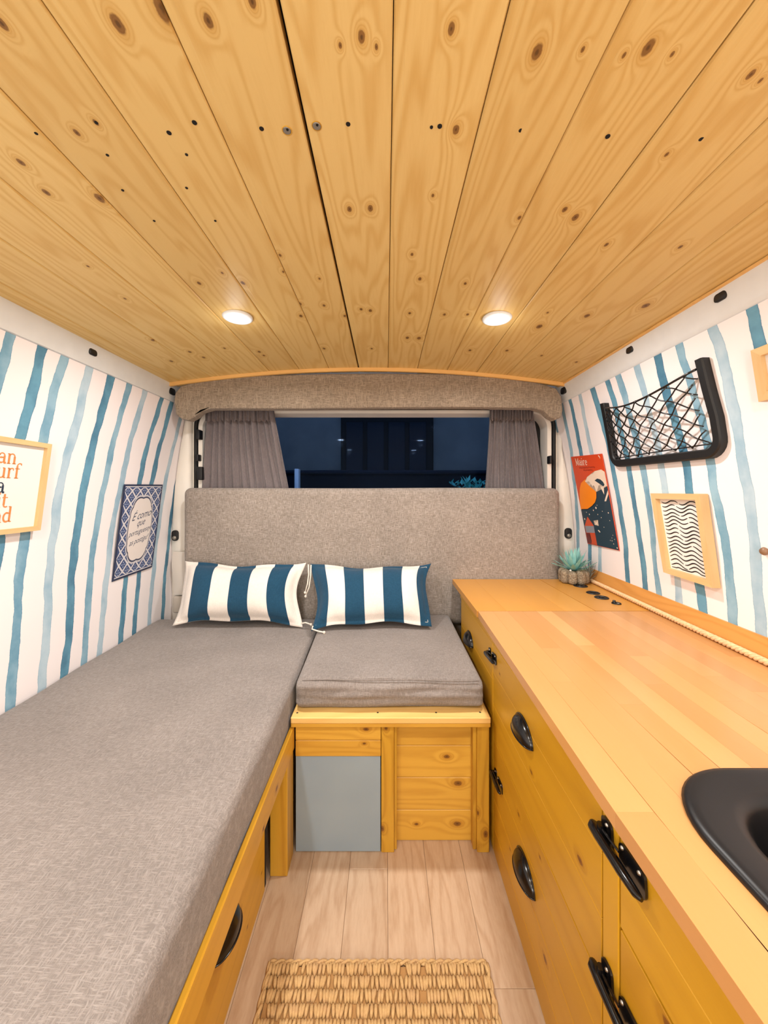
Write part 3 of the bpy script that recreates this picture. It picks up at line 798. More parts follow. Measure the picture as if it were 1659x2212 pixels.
def toggle(parent, x, y, z, s=1., tilt=0):
    """black toggle latch: plate + lever + catch, lying along y on a face that looks to -x"""
    def T(px, py, pz):
        px *= .95
        c, s_ = math.cos(tilt), math.sin(tilt)
        return (x-px*s, y+(py*c-pz*s_)*s, z+(py*s_+pz*c)*s)
    def part(m, nm, par):
        m.v = [T(*p) for p in m.v]; return m.build(nm, M['black'], par, smooth=True, angle=35)
    m = MB()
    lp = rrect(-.042, -.004, -.012, .014, .007, 4)
    m.loft([[(0, a, b) for a, b in lp], [(.0025, a, b) for a, b in lp]], False, True)
    base = part(m, 'latch', parent)
    m = MB(); lp = rrect(.008, .026, -.015, .017, .006, 4)
    m.loft([[(0, a, b) for a, b in lp], [(.0025, a, b) for a, b in lp]], False, True)
    part(m, 'catch_plate', base)
    m = MB().tube([(.0085, -.046, -.004), (.010, -.040, -.004), (.0105, -.020, -.003), (.0105, .0, -.002), (.0105, .018, -.001), (.0095, .030, 0), (.008, .034, 0)], [.002, .0042, .0052, .0052, .0056, .0062, .004], 12)
    part(m, 'lever', base)
    m = MB().tube([(.006, -.010, -.007), (.007, .010, -.0065), (.006, .020, -.006)], .0014, 6).tube([(.006, -.010, .0065), (.007, .010, .0065), (.006, .020, .006)], .0014, 6)
    m.tube([(.006, .021, -.009), (.006, .021, .009)], .0042, 10)
    part(m, 'hook_bar', base)
    for (py, pz) in ((.0155, .0115), (.0165, -.0105), (-.035, .009), (-.010, .010)):
        m = MB().lathe([(0, .0017), (.0015, .0016), (.0022, 0)], (0, 0, 0), 'x', 10)
        m.v = [T(.0026+p[0], p[1]+py, p[2]+pz) for p in m.v]
        o = m.build('screw', M['steel'], base, smooth=True)
    return base

# ------------------------------------------------------------------ kitchen cabinet on the right
XF = .2575
cab = thing('kitchen_cabinet', 'long varnished wooden kitchen cabinet with black cup handles on the right', 'cabinet', (.5, .4, 0))
def shear_r(y): return .748-.045*min(max(1.347-y, 0), 1.1)
MB().bbox(.655, .67, YF+.1, 1.27, .0, .515, .001).build('back_panel', M['door'], cab)
MB().bbox(XF+.018, .654, YF+.1, 1.26, .001, .016, .001).build('bottom_panel', M['dark'], cab)
for y_ in (.425, .895, -.252): MB().bbox(XF+.0165, .654, y_-.008, y_+.008, .017, .39, .001).build('divider', M['dark'], cab)
for z_ in (.272, .382): MB().bbox(XF+.0165, XF+.03, YF+.1, 1.26, z_-.006, z_+.006, .001).build('cross_rail', M['dark'], cab)
MB().bbox(XF-.001, XF+.014, YF+.1, 1.28, .4985, .516, .001).build('top_rail', M['door'], cab)
MB().bbox(XF, XF+.016, .8915, .8985, 0, .4975, .001).build('stile', M['doorz'], cab)
MB().bbox(XF-.0005, XF+.016, .410, .4395, 0, .4975, .001).build('stile', M['doorz'], cab)
MB().bbox(XF+.002, XF+.40, 1.2655, 1.28, 0, .497, .001).build('end_panel', M['doorz'], cab)
def front(nm, y0, y1, z0, z1, zs, parent):
    b = MB().box(XF+.008, XF+.016, y0, y1, z0, z1).build(nm, M['dark'], parent)
    zz = [z0]+zs+[z1]
    for a, c in zip(zz, zz[1:]):
        MB().bbox(XF, XF+.0075, y0, y1, a+.0003, c-.0003, .0007).build('plank', M['door'], b)
    return b
u1 = front('drawer', .4425, .890, .2735, .4965, [.352, .43], cab)
u2 = front('drawer', .4425, .890, .003, .2715, [.062, .132, .202], cab)
u3 = front('drawer', -.25, .407, .3835, .4965, [.44], cab)
u4 = front('drawer', -.25, .407, .003, .3805, [.075, .150, .226, .305], cab)
u5 = front('door', .9, 1.264, .003, .4965, [.08, .16, .24, .32, .41], cab)
front('drawer', -.88, -.253, .003, .4965, [.1, .2, .3, .4], cab)
cup(u1, XF, .692, .409, 0, 'black cup handle'); cup(u2, XF, .683, .157, 0, 'black cup handle'); cup(u5, XF, 1.137, .403, 0, 'black cup handle')
toggle(cab, XF, .899, .464, .92, R(-8)); toggle(cab, XF, .853, .200, .86, R(-4))
toggle(cab, XF-.001, .4085, .4665, 1.08, R(-4)); toggle(cab, XF-.001, .4085, .300, 1.08, R(-4))
# counter: glued staves as on the photograph, rows along the van
counter = thing('worktop', 'long glossy birch stave worktop on the right cabinet with inset sink', 'worktop', (.5, .3, .517))
NR = 12
def cl(y): return .253-.022*min(max((1.02-y)/.72, 0), 1.2)
def cxs(s, y): return cl(y)+s*(shear_r(y)+.004-cl(y))
SINK = (.296, .675, .04, .432)
cut_me = MB().loft([[(a, b, z) for a, b in rrect(SINK[0]+.012, SINK[1]-.012, SINK[2]+.012, SINK[3]-.012, .085, 8)] for z in (.3, .7)], True, True)
cutter = cut_me.build('cutter', None)
staves = []
SEAM = 1.0185
rg = random.Random(21)
for r_ in range(NR):
    s0, s1 = r_/NR, (r_+1)/NR
    y = SEAM; first = rg.uniform(.12, .45)
    L = first
    while y > YF+.12:
        y2 = max(y-L, YF+.12); L = rg.uniform(.30, .55)
        if r_ == 0 and y == SEAM: y2 = .377
        elif r_ == 0 and abs(y-.377) < 1e-6: y2 = -.15
        vs = []
        for z in (.517, .5347, .535):
            g = .00022 if z == .535 else 0.00005
            for (s, yy, sgx, sgy) in ((s0, y2, 1, 1), (s1, y2, -1, 1), (s1, y, -1, -1), (s0, y, 1, -1)):
                vs.append((cxs(s, yy)+g*sgx, yy+g*sgy, z))
        m = MB().add(vs, [(3, 2, 1, 0), (0, 1, 5, 4), (1, 2, 6, 5), (2, 3, 7, 6), (3, 0, 4, 7), (4, 5, 9, 8), (5, 6, 10, 9), (6, 7, 11, 10), (7, 4, 8, 11), (8, 9, 10, 11)])
        o = m.build('stave', M['stave'], counter); staves.append((o, y, y2, s0, s1)); y = y2
bpy.context.view_layer.update()
for o, y, y2, s0, s1 in staves:
    if y2 < SINK[3] and y > SINK[2] and cxs(s1, .2) > SINK[0] and cxs(s0, .2) < SINK[1]:
        md = o.modifiers.new('b', 'BOOLEAN'); md.object = cutter; md.operation = 'DIFFERENCE'; md.solver = 'EXACT'
        dg = bpy.context.evaluated_depsgraph_get()
        nm = bpy.data.meshes.new_from_object(o.evaluated_get(dg)); o.modifiers.clear(); o.data = nm
        if not nm.materials: nm.materials.append(M['stave'])
bpy.data.objects.remove(cutter)
# rear lid and socket panel
lid = thing('counter_lid', 'smooth birch lid behind the worktop next to the backrest cushion', 'lid', (.4, 1.2, .517))
n_ = 4
for k in range(n_):
    a = .2505+(.5765-.2505)*k/n_; b = .2505+(.5765-.2505)*(k+1)/n_
    MB().bbox(a+.00005, b-.00005, 1.0215, 1.398, .517, .535, .0003).build('stave', M['lid'], lid)
spn = thing('socket_panel', 'narrow birch panel with round black sockets beside the striped wall', 'panel', (.66, 1.2, .517))
MB().add([(.5785, 1.0215, .517), (shear_r(1.02)+.004, 1.0215, .517), (shear_r(1.39)+.004, 1.398, .517), (.5785, 1.398, .517),
          (.5785, 1.0215, .535), (shear_r(1.02)+.004, 1.0215, .535), (shear_r(1.39)+.004, 1.398, .535), (.5785, 1.398, .535)],
         [(3, 2, 1, 0), (4, 5, 6, 7), (0, 1, 5, 4), (1, 2, 6, 5), (2, 3, 7, 6), (3, 0, 4, 7)]).build('panel_board', M['lid'], spn)
for (x, y, r_, kind) in ((.679, 1.293, .023, 0), (.672, 1.202, .0205, 1), (.668, 1.148, .0205, 1), (.6765, 1.088, .013, 2)):
    p = MB().lathe([(0, .0012), (r_*.72, .0012), (r_*.78, .0028), (r_*.93, .0028), (r_, .0008), (r_, -.001)], (x, y, .535), n=28).build('socket', M['blackmat'], spn, smooth=True, angle=35)
    if kind == 0: MB().lathe([(0, .0058), (r_*.5, .0052), (r_*.62, .002), (r_*.62, 0)], (x, y, .535), n=24).build('socket_cap', M['black'], p, smooth=True)
    if kind == 1: MB().bbox(x-.007, x+.007, y-.003, y+.003, .536, .5385, .0008).build('usb_port', M['black'], p)
    if kind == 2:
        MB().lathe([(0, .009), (.004, .0085), (.0045, .002)], (x-.004, y+.004, .535), n=12).build('toggle_switch', M['black'], p, smooth=True)
        MB().lathe([(.0, .0015), (.0035, .0015), (.004, .0005)], (x+.004, y-.003, .5363), n=12).build('indicator', M['zinc'], p, smooth=True)
# ledge board against the wall + rope
def ledge_profile(y):
    x = shear_r(y)+.0045
    return [(x, y, .535), (x+.009, y, .5805), (x+.016, y, .5805), (x+.008, y, .535)]
ledge = tag(MB().loft([ledge_profile(y) for y in np.linspace(YF+.1, 1.39, 30)], True, True).build('wall_ledge', M['ledge']), 'narrow wooden upstand board along foot of the striped right wall', 'ledge')
rope = thing('rope_trim', 'twisted natural cotton rope lying along the back edge of the worktop', 'rope', (.72, .4, .543))
for k in range(3):
    pts = []
    for i in range(900):
        y = YF+.12+(1.345-YF-.12)*i/899; a = i*.52+k*2*PI/3
        pts.append((shear_r(y)-.0042+.0034*math.cos(a), y, .5425+.0034*math.sin(a)))
    MB().tube(pts, .0037, 6).build('strand', M['rope'], rope, smooth=True)
# sink
sk = thing('sink', 'black composite sink with wide rounded rim set into the worktop', 'sink', (.48, .24, .535))
t = NT('black_composite'); M['sink'] = t.done(lin('0b0b0e'), .38, spec=.4)
def sl(ins, z, r): return [(a, b, z) for a, b in rrect(SINK[0]+ins, SINK[1]-ins, SINK[2]+ins, SINK[3]-ins, r, 12)]
MB().loft([sl(.0, .5352, .095), sl(-.0005, .538, .095), sl(.002, .5408, .094), sl(.007, .542, .09), sl(.012, .5415, .088)]).build('rim_edge', M['sink'], sk, smooth=True)
MB().loft([sl(.012, .5415, .088), sl(.034, .5395, .075), sl(.041, .5375, .07), sl(.046, .530, .066), sl(.050, .50, .064), sl(.060, .43, .06), sl(.075, .408, .05), sl(.11, .402, .04)], False, True).build('basin', M['sink'], sk, smooth=True)
MB().lathe([(0, .002), (.018, .002), (.022, 0)], (.485, .236, .4025), n=24).build('drain', M['steel'], sk, smooth=True)

# ------------------------------------------------------------------ plants on the counter
def blade(m, c, a, el0, L, wd, bend, n=7):
    d = Vector((math.cos(a), math.sin(a), 0)); up = Vector((0, 0, 1)); side = d.cross(up)
    p = Vector(c); el = el0; pts = []
    for i in range(n+1):
        pts.append((p.copy(), wd*(math.sin(PI*min(.15+.85*i/n, 1))**.7 if i < n else 0)+.0002))
        p += (d*math.cos(el)+up*math.sin(el))*L/n; el -= bend/n
    n0 = len(m.v)
    for q, w_ in pts:
        nn = Vector((0, 0, .0))
        m.v += [(q-side*w_+up*.0012)[:], (q-up*.0006)[:], (q+side*w_+up*.0012)[:]]
    for i in range(n):
        for k in range(2): m.f.append((n0+i*3+k, n0+i*3+k+1, n0+i*3+k+4, n0+i*3+k+3)); m.mi.append(0)
t = NT('succulent_leaf'); cc = t.obj(); M['succ'] = t.done(t.mix(t.noise(cc, 60, 2), lin('aee0da'), lin('69b0ac')), .5)
t = NT('pebble_pot'); cc = t.obj()
vn = t.n('ShaderNodeTexVoronoi'); vn.inputs['Scale'].default_value = 230; t.put(vn.inputs['Vector'], cc)
nn_ = t.noise(cc, 120, 3)
M['pot'] = t.done(t.mix(t.math('MULTIPLY', vn.outputs['Distance'], nn_), lin('6f604e'), lin('cdbda2')), .85); t.bump(vn.outputs['Distance'], .8, .003)
px_, py_ = .680, 1.343
suc = thing('potted_succulent', 'pale turquoise spiky succulent in a knobbly beige pot on the counter corner', 'plant', (px_, py_, .535))
for k in range(8):
    a = 2*PI*k/8+.25; r0 = .0345
    m = rbox(-.0148, .0148, -.0165, .0165, 0, .050, .0138, (4, 4, 4), seg=4)
    ca, sa = math.cos(a), math.sin(a)
    m.v = [(px_+(x*1.0)*-sa+(y+r0)*ca, py_+x*ca+(y+r0)*sa, .5352+z*(1+.06*math.sin(k*2.3))) for x, y, z in m.v]
    m.build('pot_lobe', M['pot'], suc, smooth=True)
MB().lathe([(0, .045), (.03, .043), (.031, .036), (.031, .0)], (px_, py_, .5355), n=24).build('soil', plain('moss', '4a4a38', .9, nz=.3, nscale=200), suc, smooth=True)
rg = random.Random(5)
for k in range(40):
    m = MB(); ring = k/40; a = k*2.399; blade(m, (px_+.004*math.cos(a), py_+.004*math.sin(a), .578), a, R(12+74*ring), .072+.012*ring+rg.uniform(-.008, .008), .0082-.003*ring, R(-18+20*rg.random()), 7)
    m.build('leaf', M['succ'], suc, smooth=True, fix=False)
for k in range(6): MB().lathe([(0, .004), (.0035, .002), (.004, 0), (.003, -.003), (0, -.004)], (px_+.028*math.cos(k*1.1-2.4), py_+.028*math.sin(k*1.1-2.4), .583), n=10).build('pebble', M['offwhite'], suc, smooth=True)
air = thing('air_plant', 'small wispy grey air plant behind the turquoise succulent against the wall', 'plant', (.732, 1.338, .540))
m = MB()
for k in range(46):
    a = k*2.399; el = R(25+60*rg.random())
    blade(m, (.733, 1.338, .545), a, el if math.cos(a) < .3 else R(70+15*rg.random()), rg.uniform(.04, .075), .0013, R(rg.uniform(-15, 35)), 5)
m.v = [(min(v[0], wr(v[2], v[1])-.002), v[1], v[2]) for v in m.v]
m.build('foliage', plain('grey_green_blade', '8b8f86', .7), air, smooth=True, fix=False)
MB().lathe([(0, .008), (.005, .006), (.007, 0), (.005, -.004)], (.733, 1.338, .541), n=12).build('root_ball', plain('root_ball', '6b4a35', .9), air, smooth=True)

# ------------------------------------------------------------------ rug
def rug():
    o = thing('jute_rug', 'small woven natural jute rug lying on the pale plank floor', 'rug', (-.014, .38, 0))
    x0, x1, y0, y1 = -.210, .182, .08, .674
    MB().bbox(x0+.004, x1-.004, y0+.003, y1-.004, .0005, .005, .002).build('backing', plain('jute_dark', 'a87e4c', .95), o)
    rg = random.Random(9); m = MB(); cw = .0175; nx = int((x1-x0)/cw); ny = int((y1-y0)/cw)
    cw = (x1-x0)/nx; cy = (y1-y0)/ny
    for j in range(ny):
        if y1-j*cy < .50: per = 2
        else: per = 3
        for i in range(nx):
            vert = True; sk_ = rg.uniform(-.002, .002)
            for s in range(per):
                if rg.random() < .06: continue
                xc = x0+(i+(s+.5)/per)*cw+rg.uniform(-.0008, .0008); ya = y1-j*cy-.0008; yb = ya-cy*rg.uniform(.88, 1.08)
                dx = rg.uniform(-.0022, .0022)+(.0025 if (i+j) % 2 else -.0025)*(s-(per-1)/2)
                hh = .0035+rg.uniform(-.0008, .0012)
                pts = []
                for k in range(5):
                    q = k/4; pts.append((xc+dx*q, ya+(yb-ya)*q, .0048+hh*math.sin(PI*q)**.8))
                m.tube(pts, [.0022, .0031, .0034, .0031, .0021], 6)
    # braided border cords
    for (a, b) in (((x0, y1), (x1, y1)), ((x0, y0), (x0, y1)), ((x1, y0), (x1, y1))):
        for k in range(2):
            n = 90; m.tube([(a[0]+(b[0]-a[0])*i/n+.0025*math.sin(i*.9+k*PI)*(1 if a[0] == b[0] else 0), a[1]+(b[1]-a[1])*i/n+.0025*math.sin(i*.9+k*PI)*(0 if a[0] == b[0] else 1), .0055+.0018*math.cos(i*.9+k*PI)) for i in range(n+1)], .0028, 5)
    t = NT('jute_fibre'); co = t.obj()
    f = t.noise(t.vec('MULTIPLY', co, (1, .35, 1)), 420, 3, .7); g = t.noise(co, 60, 2)
    c = t.mix(f, lin('a07c4e'), lin('dfbd88')); c = t.mix(t.sstep(g, .4, .7, 0., .4), c, lin('b8936e')); t.bump(f, .5, .001)
    w_ = m.build('weave', t.done(c, .9, spec=.15), o, smooth=True); w_['kind'] = 'stuff'
rug()

# ------------------------------------------------------------------ pictures on the walls
class Pic:
    def __init__(s, fn, sg, TL, TR, BR, BL):
        s.fn, s.sg, s.c = fn, sg, [Vector(q) for q in (TL, TR, BR, BL)]
        # plane x = a + b*y + c*z through the wall points, pushed clear of the wall's curve
        A = np.array([[1, q[0], q[1]] for q in (TL, TR, BR, BL)]); X = np.array([fn(q[1], q[0]) for q in (TL, TR, BR, BL)])
        s.pl = np.linalg.lstsq(A, X, rcond=None)[0]
        gap = 0
        for i in range(9):
            for j in range(9):
                q = s.yz(i/8, j/8); gap = max(gap, sg*(s.pl @ np.array([1, q.x, q.y])-fn(q.y, q.x)))
        s.pl[0] -= sg*(gap+.0005)
    def yz(s, u, v):
        TL, TR, BR, BL = s.c; return (BL*(1-u)+BR*u)*(1-v)+(TL*(1-u)+TR*u)*v
    def P(s, u, v, off=0.):          # u to the right, v up, seen from inside the van
        q = s.yz(u, v); x = s.pl[0]+s.pl[1]*q.x+s.pl[2]*q.y
        return (x-s.sg*off, q.x, q.y)
    def slab(s, u0, u1, v0, v1, o0, o1, mi=0, m=None, bev=0):
        m = m or MB()
        vs = [s.P(u, v, o) for o in (o0, o1) for v in (v0, v1) for u in (u0, u1)]
        return m.add(vs, [(0, 2, 3, 1), (4, 5, 7, 6), (0, 1, 5, 4), (2, 6, 7, 3), (0, 4, 6, 2), (1, 3, 7, 5)], mi)
    def poly(s, pts, off, m):
        return m.add([s.P(u, v, off) for u, v in pts], [tuple(range(len(pts)))])
    def ribbon(s, pts, w_, off, m, asp=1.):
        """flat printed line; w_ in v units, asp = width/height of the picture"""
        L = []; Rr = []
        n = len(pts)
        for i in range(n):
            a = pts[max(i-1, 0)]; b = pts[min(i+1, n-1)]
            dx, dy = (b[0]-a[0])*asp, b[1]-a[1]; l = math.hypot(dx, dy) or 1
            ww = (w_[i] if isinstance(w_, (list, tuple)) else w_)/2
            nx, ny = -dy/l*ww/asp, dx/l*ww
            L.append((pts[i][0]+nx, pts[i][1]+ny)); Rr.append((pts[i][0]-nx, pts[i][1]-ny))
        m.add([s.P(u, v, off) for u, v in L+Rr], [(i, i+1, n+i+1, n+i) for i in range(n-1)]); return m
def ink(name, c, rough=.6): return plain(name, c, rough)
def frame_parts(pc, o, w_u, w_v, dep, print_mat):
    z = [((0, 1), (1, 1), (1-w_u, 1-w_v), (w_u, 1-w_v)), ((0, 0), (w_u, w_v), (1-w_u, w_v), (1, 0)), ((0, 1), (w_u, 1-w_v), (w_u, w_v), (0, 0)), ((1, 1), (1, 0), (1-w_u, w_v), (1-w_u, 1-w_v))]
    for i, q in enumerate(z):
        m = MB(); vs = [pc.P(u, v, .001) for u, v in q]+[pc.P(u, v, dep) for u, v in q]
        m.add(vs, [(3, 2, 1, 0), (4, 5, 6, 7), (0, 1, 5, 4), (1, 2, 6, 5), (2, 3, 7, 6), (3, 0, 4, 7)])
        m.build('frame_bar', M['frame_y'] if i < 2 else M['frame'], o)
    return pc.slab(w_u, 1-w_u, w_v, 1-w_v, .002, .008).build('print', print_mat, o)
def arc(cx, cy, rx, ry, a0, a1, n=12): return [(cx+rx*math.cos(R(a0+(a1-a0)*i/n)), cy+ry*math.sin(R(a0+(a1-a0)*i/n))) for i in range(n+1)]
TH, TN = .2, .085
GLY = {   # letter: (advance, [(points, width)])
 'a': (.86, [(arc(.33, .30, .25, .25, 60, 300), TH*.8), ([(.62, .72), (.62, .12), (.68, .04), (.82, .06)], TH), (arc(.38, .70, .25, .26, 0, 160), TN*1.3), ([(.60, .52), (.42, .56)], TN), ([(.45, .07), (.6, .17)], TN), ([(.13, .74), (.17, .86)], TH*.8)]),
 'n': (1.0, [([(.22, 0), (.22, .97)], TH), ([(.05, .02), (.40, .02)], TN), ([(.05, .95), (.22, .95)], TN), (arc(.50, .66, .26, .30, 0, 170), TN*1.4), ([(.76, .70), (.76, 0)], TH), ([(.58, .02), (.95, .02)], TN)]),
 'u': (1.0, [([(.22, .95), (.22, .30)], TH), ([(.05, .95), (.22, .95)], TN), (arc(.47, .32, .25, .29, 180, 340), TN*1.4), ([(.74, .95), (.74, .02)], TH), ([(.57, .95), (.74, .95)], TN), ([(.74, .03), (.93, .03)], TN)]),
 'r': (.74, [([(.22, 0), (.22, .97)], TH), ([(.05, .02), (.44, .02)], TN), ([(.05, .95), (.22, .95)], TN), (arc(.48, .66, .24, .29, 60, 170), TN*1.4), ([(.58, .84), (.66, .84)], TH)]),
 'f': (.66, [([(.24, 0), (.24, 1.2)], TH), ([(.05, .02), (.46, .02)], TN), ([(.04, .94), (.52, .94)], TN), (arc(.48, 1.2, .25, .27, 60, 180), TN*1.4), ([(.60, 1.38), (.68, 1.38)], TH)]),
 'i': (.50, [([(.24, 0), (.24, .97)], TH), ([(.06, .02), (.44, .02)], TN), ([(.06, .95), (.24, .95)], TN), ([(.15, 1.32), (.33, 1.32)], TH)]),
 't': (.64, [([(.24, 1.28), (.24, .22)], TH), ([(.04, .94), (.56, .94)], TN), (arc(.44, .22, .20, .19, 180, 320), TN*1.5)]),
 'd': (1.0, [(arc(.40, .46, .28, .43, 60, 300), TH*.85), ([(.70, 1.5), (.70, .02)], TH), ([(.52, 1.49), (.70, 1.49)], TN), ([(.70, .03), (.92, .03)], TN), ([(.54, .86), (.70, .78)], TN), ([(.54, .06), (.70, .16)], TN)]),
 'e': (.86, [(arc(.43, .46, .30, .44, 0, 320), TH*.75), ([(.16, .50), (.73, .50)], TN)]),
 'M': (1.5, [([(.26, 0), (.26, 1.4)], TN*1.4), ([(.26, 1.4), (.70, .15)], TH*1.1), ([(.70, .15), (1.14, 1.4)], TN), ([(1.16, 1.4), (1.16, 0)], TH*1.2), ([(.06, .03), (.46, .03)], TN), ([(.94, .03), (1.38, .03)], TN), ([(.06, 1.38), (.30, 1.38)], TN), ([(1.1, 1.38), (1.38, 1.38)], TN)]),
 "'": (.4, [([(.2, 1.45), (.12, 1.15)], TH)]),
}
def word(pc, s_, u0, v0, h, off, m, asp, right=False, rise=0.):
    """h = x-height in v units"""
    tot = sum(GLY[c][0] for c in s_)*h/asp
    u = u0-tot if right else u0
    for c in s_:
        adv, st = GLY[c]
        for pts, w_ in st: pc.ribbon([(u+p[0]*h/asp, v0+p[1]*h+rise*(u-u0)) for p in pts], w_*h, off, m, asp)
        u += adv*h/asp
# framed lettering on the left wall
pc = Pic(wl, -1, (.690, .981), (.904, .979), (.887, .771), (.673, .769))
o = thing('framed_print', 'pale wood framed lettering print on the left striped wall at photo edge', 'picture', pc.P(.5, 0, 0))
frame_parts(pc, o, .052, .052, .016, M['paper'])
asp = 1.03
for wd_, u_, v_, navy_ in (('an', .655, .735, 0), ('urf', .715, .585, 0), ('a', .575, .430, 1), ('it', .625, .280, 0), ('nd', .69, .125, 0)):
    m = MB(); word(pc, wd_, u_, v_, .108, .0084, m, asp, True)
    m.build('lettering', ink('navy_ink', '27384d') if navy_ else ink('orange_ink', 'd98c4e'), o, fix=False)
# tiled pattern poster
pc = Pic(wl, -1, (1.189, .888), (1.402, .892), (1.354, .589), (1.150, .584))
o = thing('tile_pattern_poster', 'blue and white tile pattern poster with script in a white oval, left wall', 'poster', pc.P(.5, 0, 0))
pc.slab(0, 1, 0, 1, .0005, .0025).build('card', ink('navy_border', '2a3350'), o)
def clipd(pts, lo=.025, hi=.975): return [(min(max(a, lo), hi), min(max(b, lo), hi)) for a, b in pts]
mw, mb_, mc_ = MB(), MB(), MB()
pc.poly([(.03, .02), (.97, .02), (.97, .98), (.03, .98)], .0027, mw)
nu_, nv_ = 5, 7.0
for i in range(-1, 12):
    for j in range(-1, 16):
        cu, cv = i/nu_+(.5/nu_ if j % 2 else 0), j/(2*nv_)
        if not (-.05 < cu < 1.05 and -.03 < cv < 1.03): continue
        hu, hv = .5/nu_*.80, .5/nv_*.80
        dd = [(cu-hu, cv), (cu, cv-hv), (cu+hu, cv), (cu, cv+hv)]
        pc.poly(clipd(dd, .03, .97), .0029, mb_)
        if .06 < cu < .94 and .05 < cv < .95:
            for kk in range(4):
                a = kk*PI/2; pc.poly([(cu+hu*.42*math.cos(a)+hu*.2*math.cos(b), cv+hv*.42*math.sin(a)+hv*.2*math.sin(b)) for b in (0, PI/2, PI, 1.5*PI)], .0031, mc_)
            pc.poly([(cu+hu*.16*math.cos(b), cv+hv*.16*math.sin(b)) for b in (0, PI/2, PI, 1.5*PI)], .0031, mc_)
mw.build('tile_lines', ink('tile_white', 'dcd9dc'), o, fix=False); mb_.build('tile_diamonds', ink('tile_blue', '3b4f7c'), o, fix=False); mc_.build('tile_flowers', ink('tile_pale', '9fa9c4'), o, fix=False)
def medal(sc_): 
    pts = []
    for k in range(72):
        a = 2*PI*k/72; r_ = 1+.045*abs(math.sin(a*4))**.5*(1 if abs(math.sin(a)) > .5 else 0)
        u = math.copysign(abs(math.cos(a))**.72, math.cos(a))*.29; v = math.copysign(abs(math.sin(a))**.95, math.sin(a))*.335
        pts.append((.5+u*r_*sc_, .50+v*r_*sc_))
    return pts
m = MB(); pc.poly(medal(1.10), .0033, m); m.build('medallion_border', ink('tile_white2', 'd8d5d8'), o, fix=False)
m = MB(); pc.poly(medal(1.05), .0035, m); m.build('medallion_line', ink('tile_navy', '39425e'), o, fix=False)
m = MB(); pc.poly(medal(1.0), .0037, m); m.build('medallion', ink('cream_paper', 'ebe2dc'), o, fix=False)
def text_mesh(s_, size, shear=.35):
    cu = bpy.data.curves.new('t', 'FONT'); cu.body = s_; cu.size = size; cu.shear = shear; cu.align_x = 'CENTER'; cu.resolution_u = 3; cu.offset = .0
    ob = bpy.data.objects.new('t', cu); COL.objects.link(ob); bpy.context.view_layer.update()
    me = bpy.data.meshes.new_from_object(ob.evaluated_get(bpy.context.evaluated_depsgraph_get()))
    r = ([v.co[:] for v in me.vertices], [tuple(p.vertices) for p in me.polygons]); bpy.data.objects.remove(ob); return r
m = MB()
for s_, v, sz in (('É como', .615, .115), ('que', .535, .10), ('portuguesey', .445, .080), ('as postigu!', .345, .080)):
    vs, fs = text_mesh(s_, sz, .5); m.add([pc.P(.5+x*1.35, v+y*1.05+x*.12, .0039) for x, y, z in vs], fs)
m.build('script_lettering', ink('script_ink', '3d4a63'), o, fix=False)

# orange wave poster on the right wall
pc = Pic(wr, 1, (1.433, 1.0), (1.225, .990), (1.191, .674), (1.385, .671))
o = thing('wave_poster', 'orange and navy metal poster with a big wave and orange sun, right wall', 'poster', pc.P(.5, 0, 0))
pc.slab(0, 1, 0, 1, .0005, .0025).build('metal_sheet', ink('poster_red', 'd9481c', .35), o)
P_ = lambda pts: [(a/100, b/100) for a, b in pts]
def shape(pts, off, name, mat):
    m = MB(); bm = bmesh.new(); vs = [bm.verts.new(pc.P(u, v, off)) for u, v in pts]; f = bm.faces.new(vs); bmesh.ops.triangulate(bm, faces=[f], ngon_method='EAR_CLIP'); m.bm(bm)
    return m.build(name, mat, o, fix=False)
# sky glow behind, sun, sea
navy = ink('poster_navy', '1d3a4c', .35); cream = ink('poster_cream', 'f2dcc8', .35); sun = ink('poster_sun', 'fb8c0a', .35)
shape(P_([(.3, 38), (26, 39), (43, 43), (56, 48), (63, 53), (64, 58), (67, 63), (72, 66), (80, 68), (88, 66), (96, 67), (99.6, 66), (99.6, .4), (.4, .4)]), .0027, 'sea', navy)
shape(P_([(.5, 39), (25, 40), (42, 44), (54, 48), (61, 53), (64, 59), (61, 64), (53, 70), (43, 73), (34, 73), (19, 69), (11, 63), (6, 56), (2, 47)]), .0029, 'sun', sun)
shape(P_([(34, 71), (40, 73), (44, 76), (51, 77), (57, 79), (64, 79), (71, 82), (78, 82.5), (91, 83.5), (99.6, 81), (99.6, 66), (97, 67), (93, 65.5), (89, 64.5), (84, 66), (80, 68), (76, 66.5), (72, 67), (69, 65), (67, 61), (65, 59.5), (63.5, 63), (62, 66), (58, 67), (56, 65), (52, 68), (46, 66), (50, 69), (47, 71), (43, 71), (38, 70)]), .0031, 'wave_foam', cream)
shape(P_([(66, 72), (72, 72), (75, 74), (79, 72.5), (84, 73), (85, 71), (90, 70.5), (88, 69), (93, 67.5), (89, 65.5), (84, 67), (80, 68.5), (78, 70), (73, 70)]), .0033, 'wave_curl', navy)
shape(P_([(79, 66), (85, 65), (91, 67), (88, 63), (87, 57), (84, 60)]), .0033, 'foam_drip', cream)
shape(P_([(99.5, 62), (99.5, 58), (89, 50), (84, 50)]), .0033, 'foam_streak', cream)
shape(P_([(3, 20), (10, 25), (19, 31), (24, 28.5), (35, 22), (34.5, .6), (1, .6)]), .0029, 'red_house', ink('poster_brick', 'd0502c', .35))
shape(P_([(4, 20), (35, 21.5), (34.5, 14), (4, 12.5)]), .0031, 'house_band', ink('poster_greyblue', '8d93a0', .35))
shape(P_([(4, 12), (17, 12.8), (14, 8), (18, 4), (15, .8), (1, .8)]), .0031, 'house_shadow', ink('poster_maroon', '6d2326', .35))
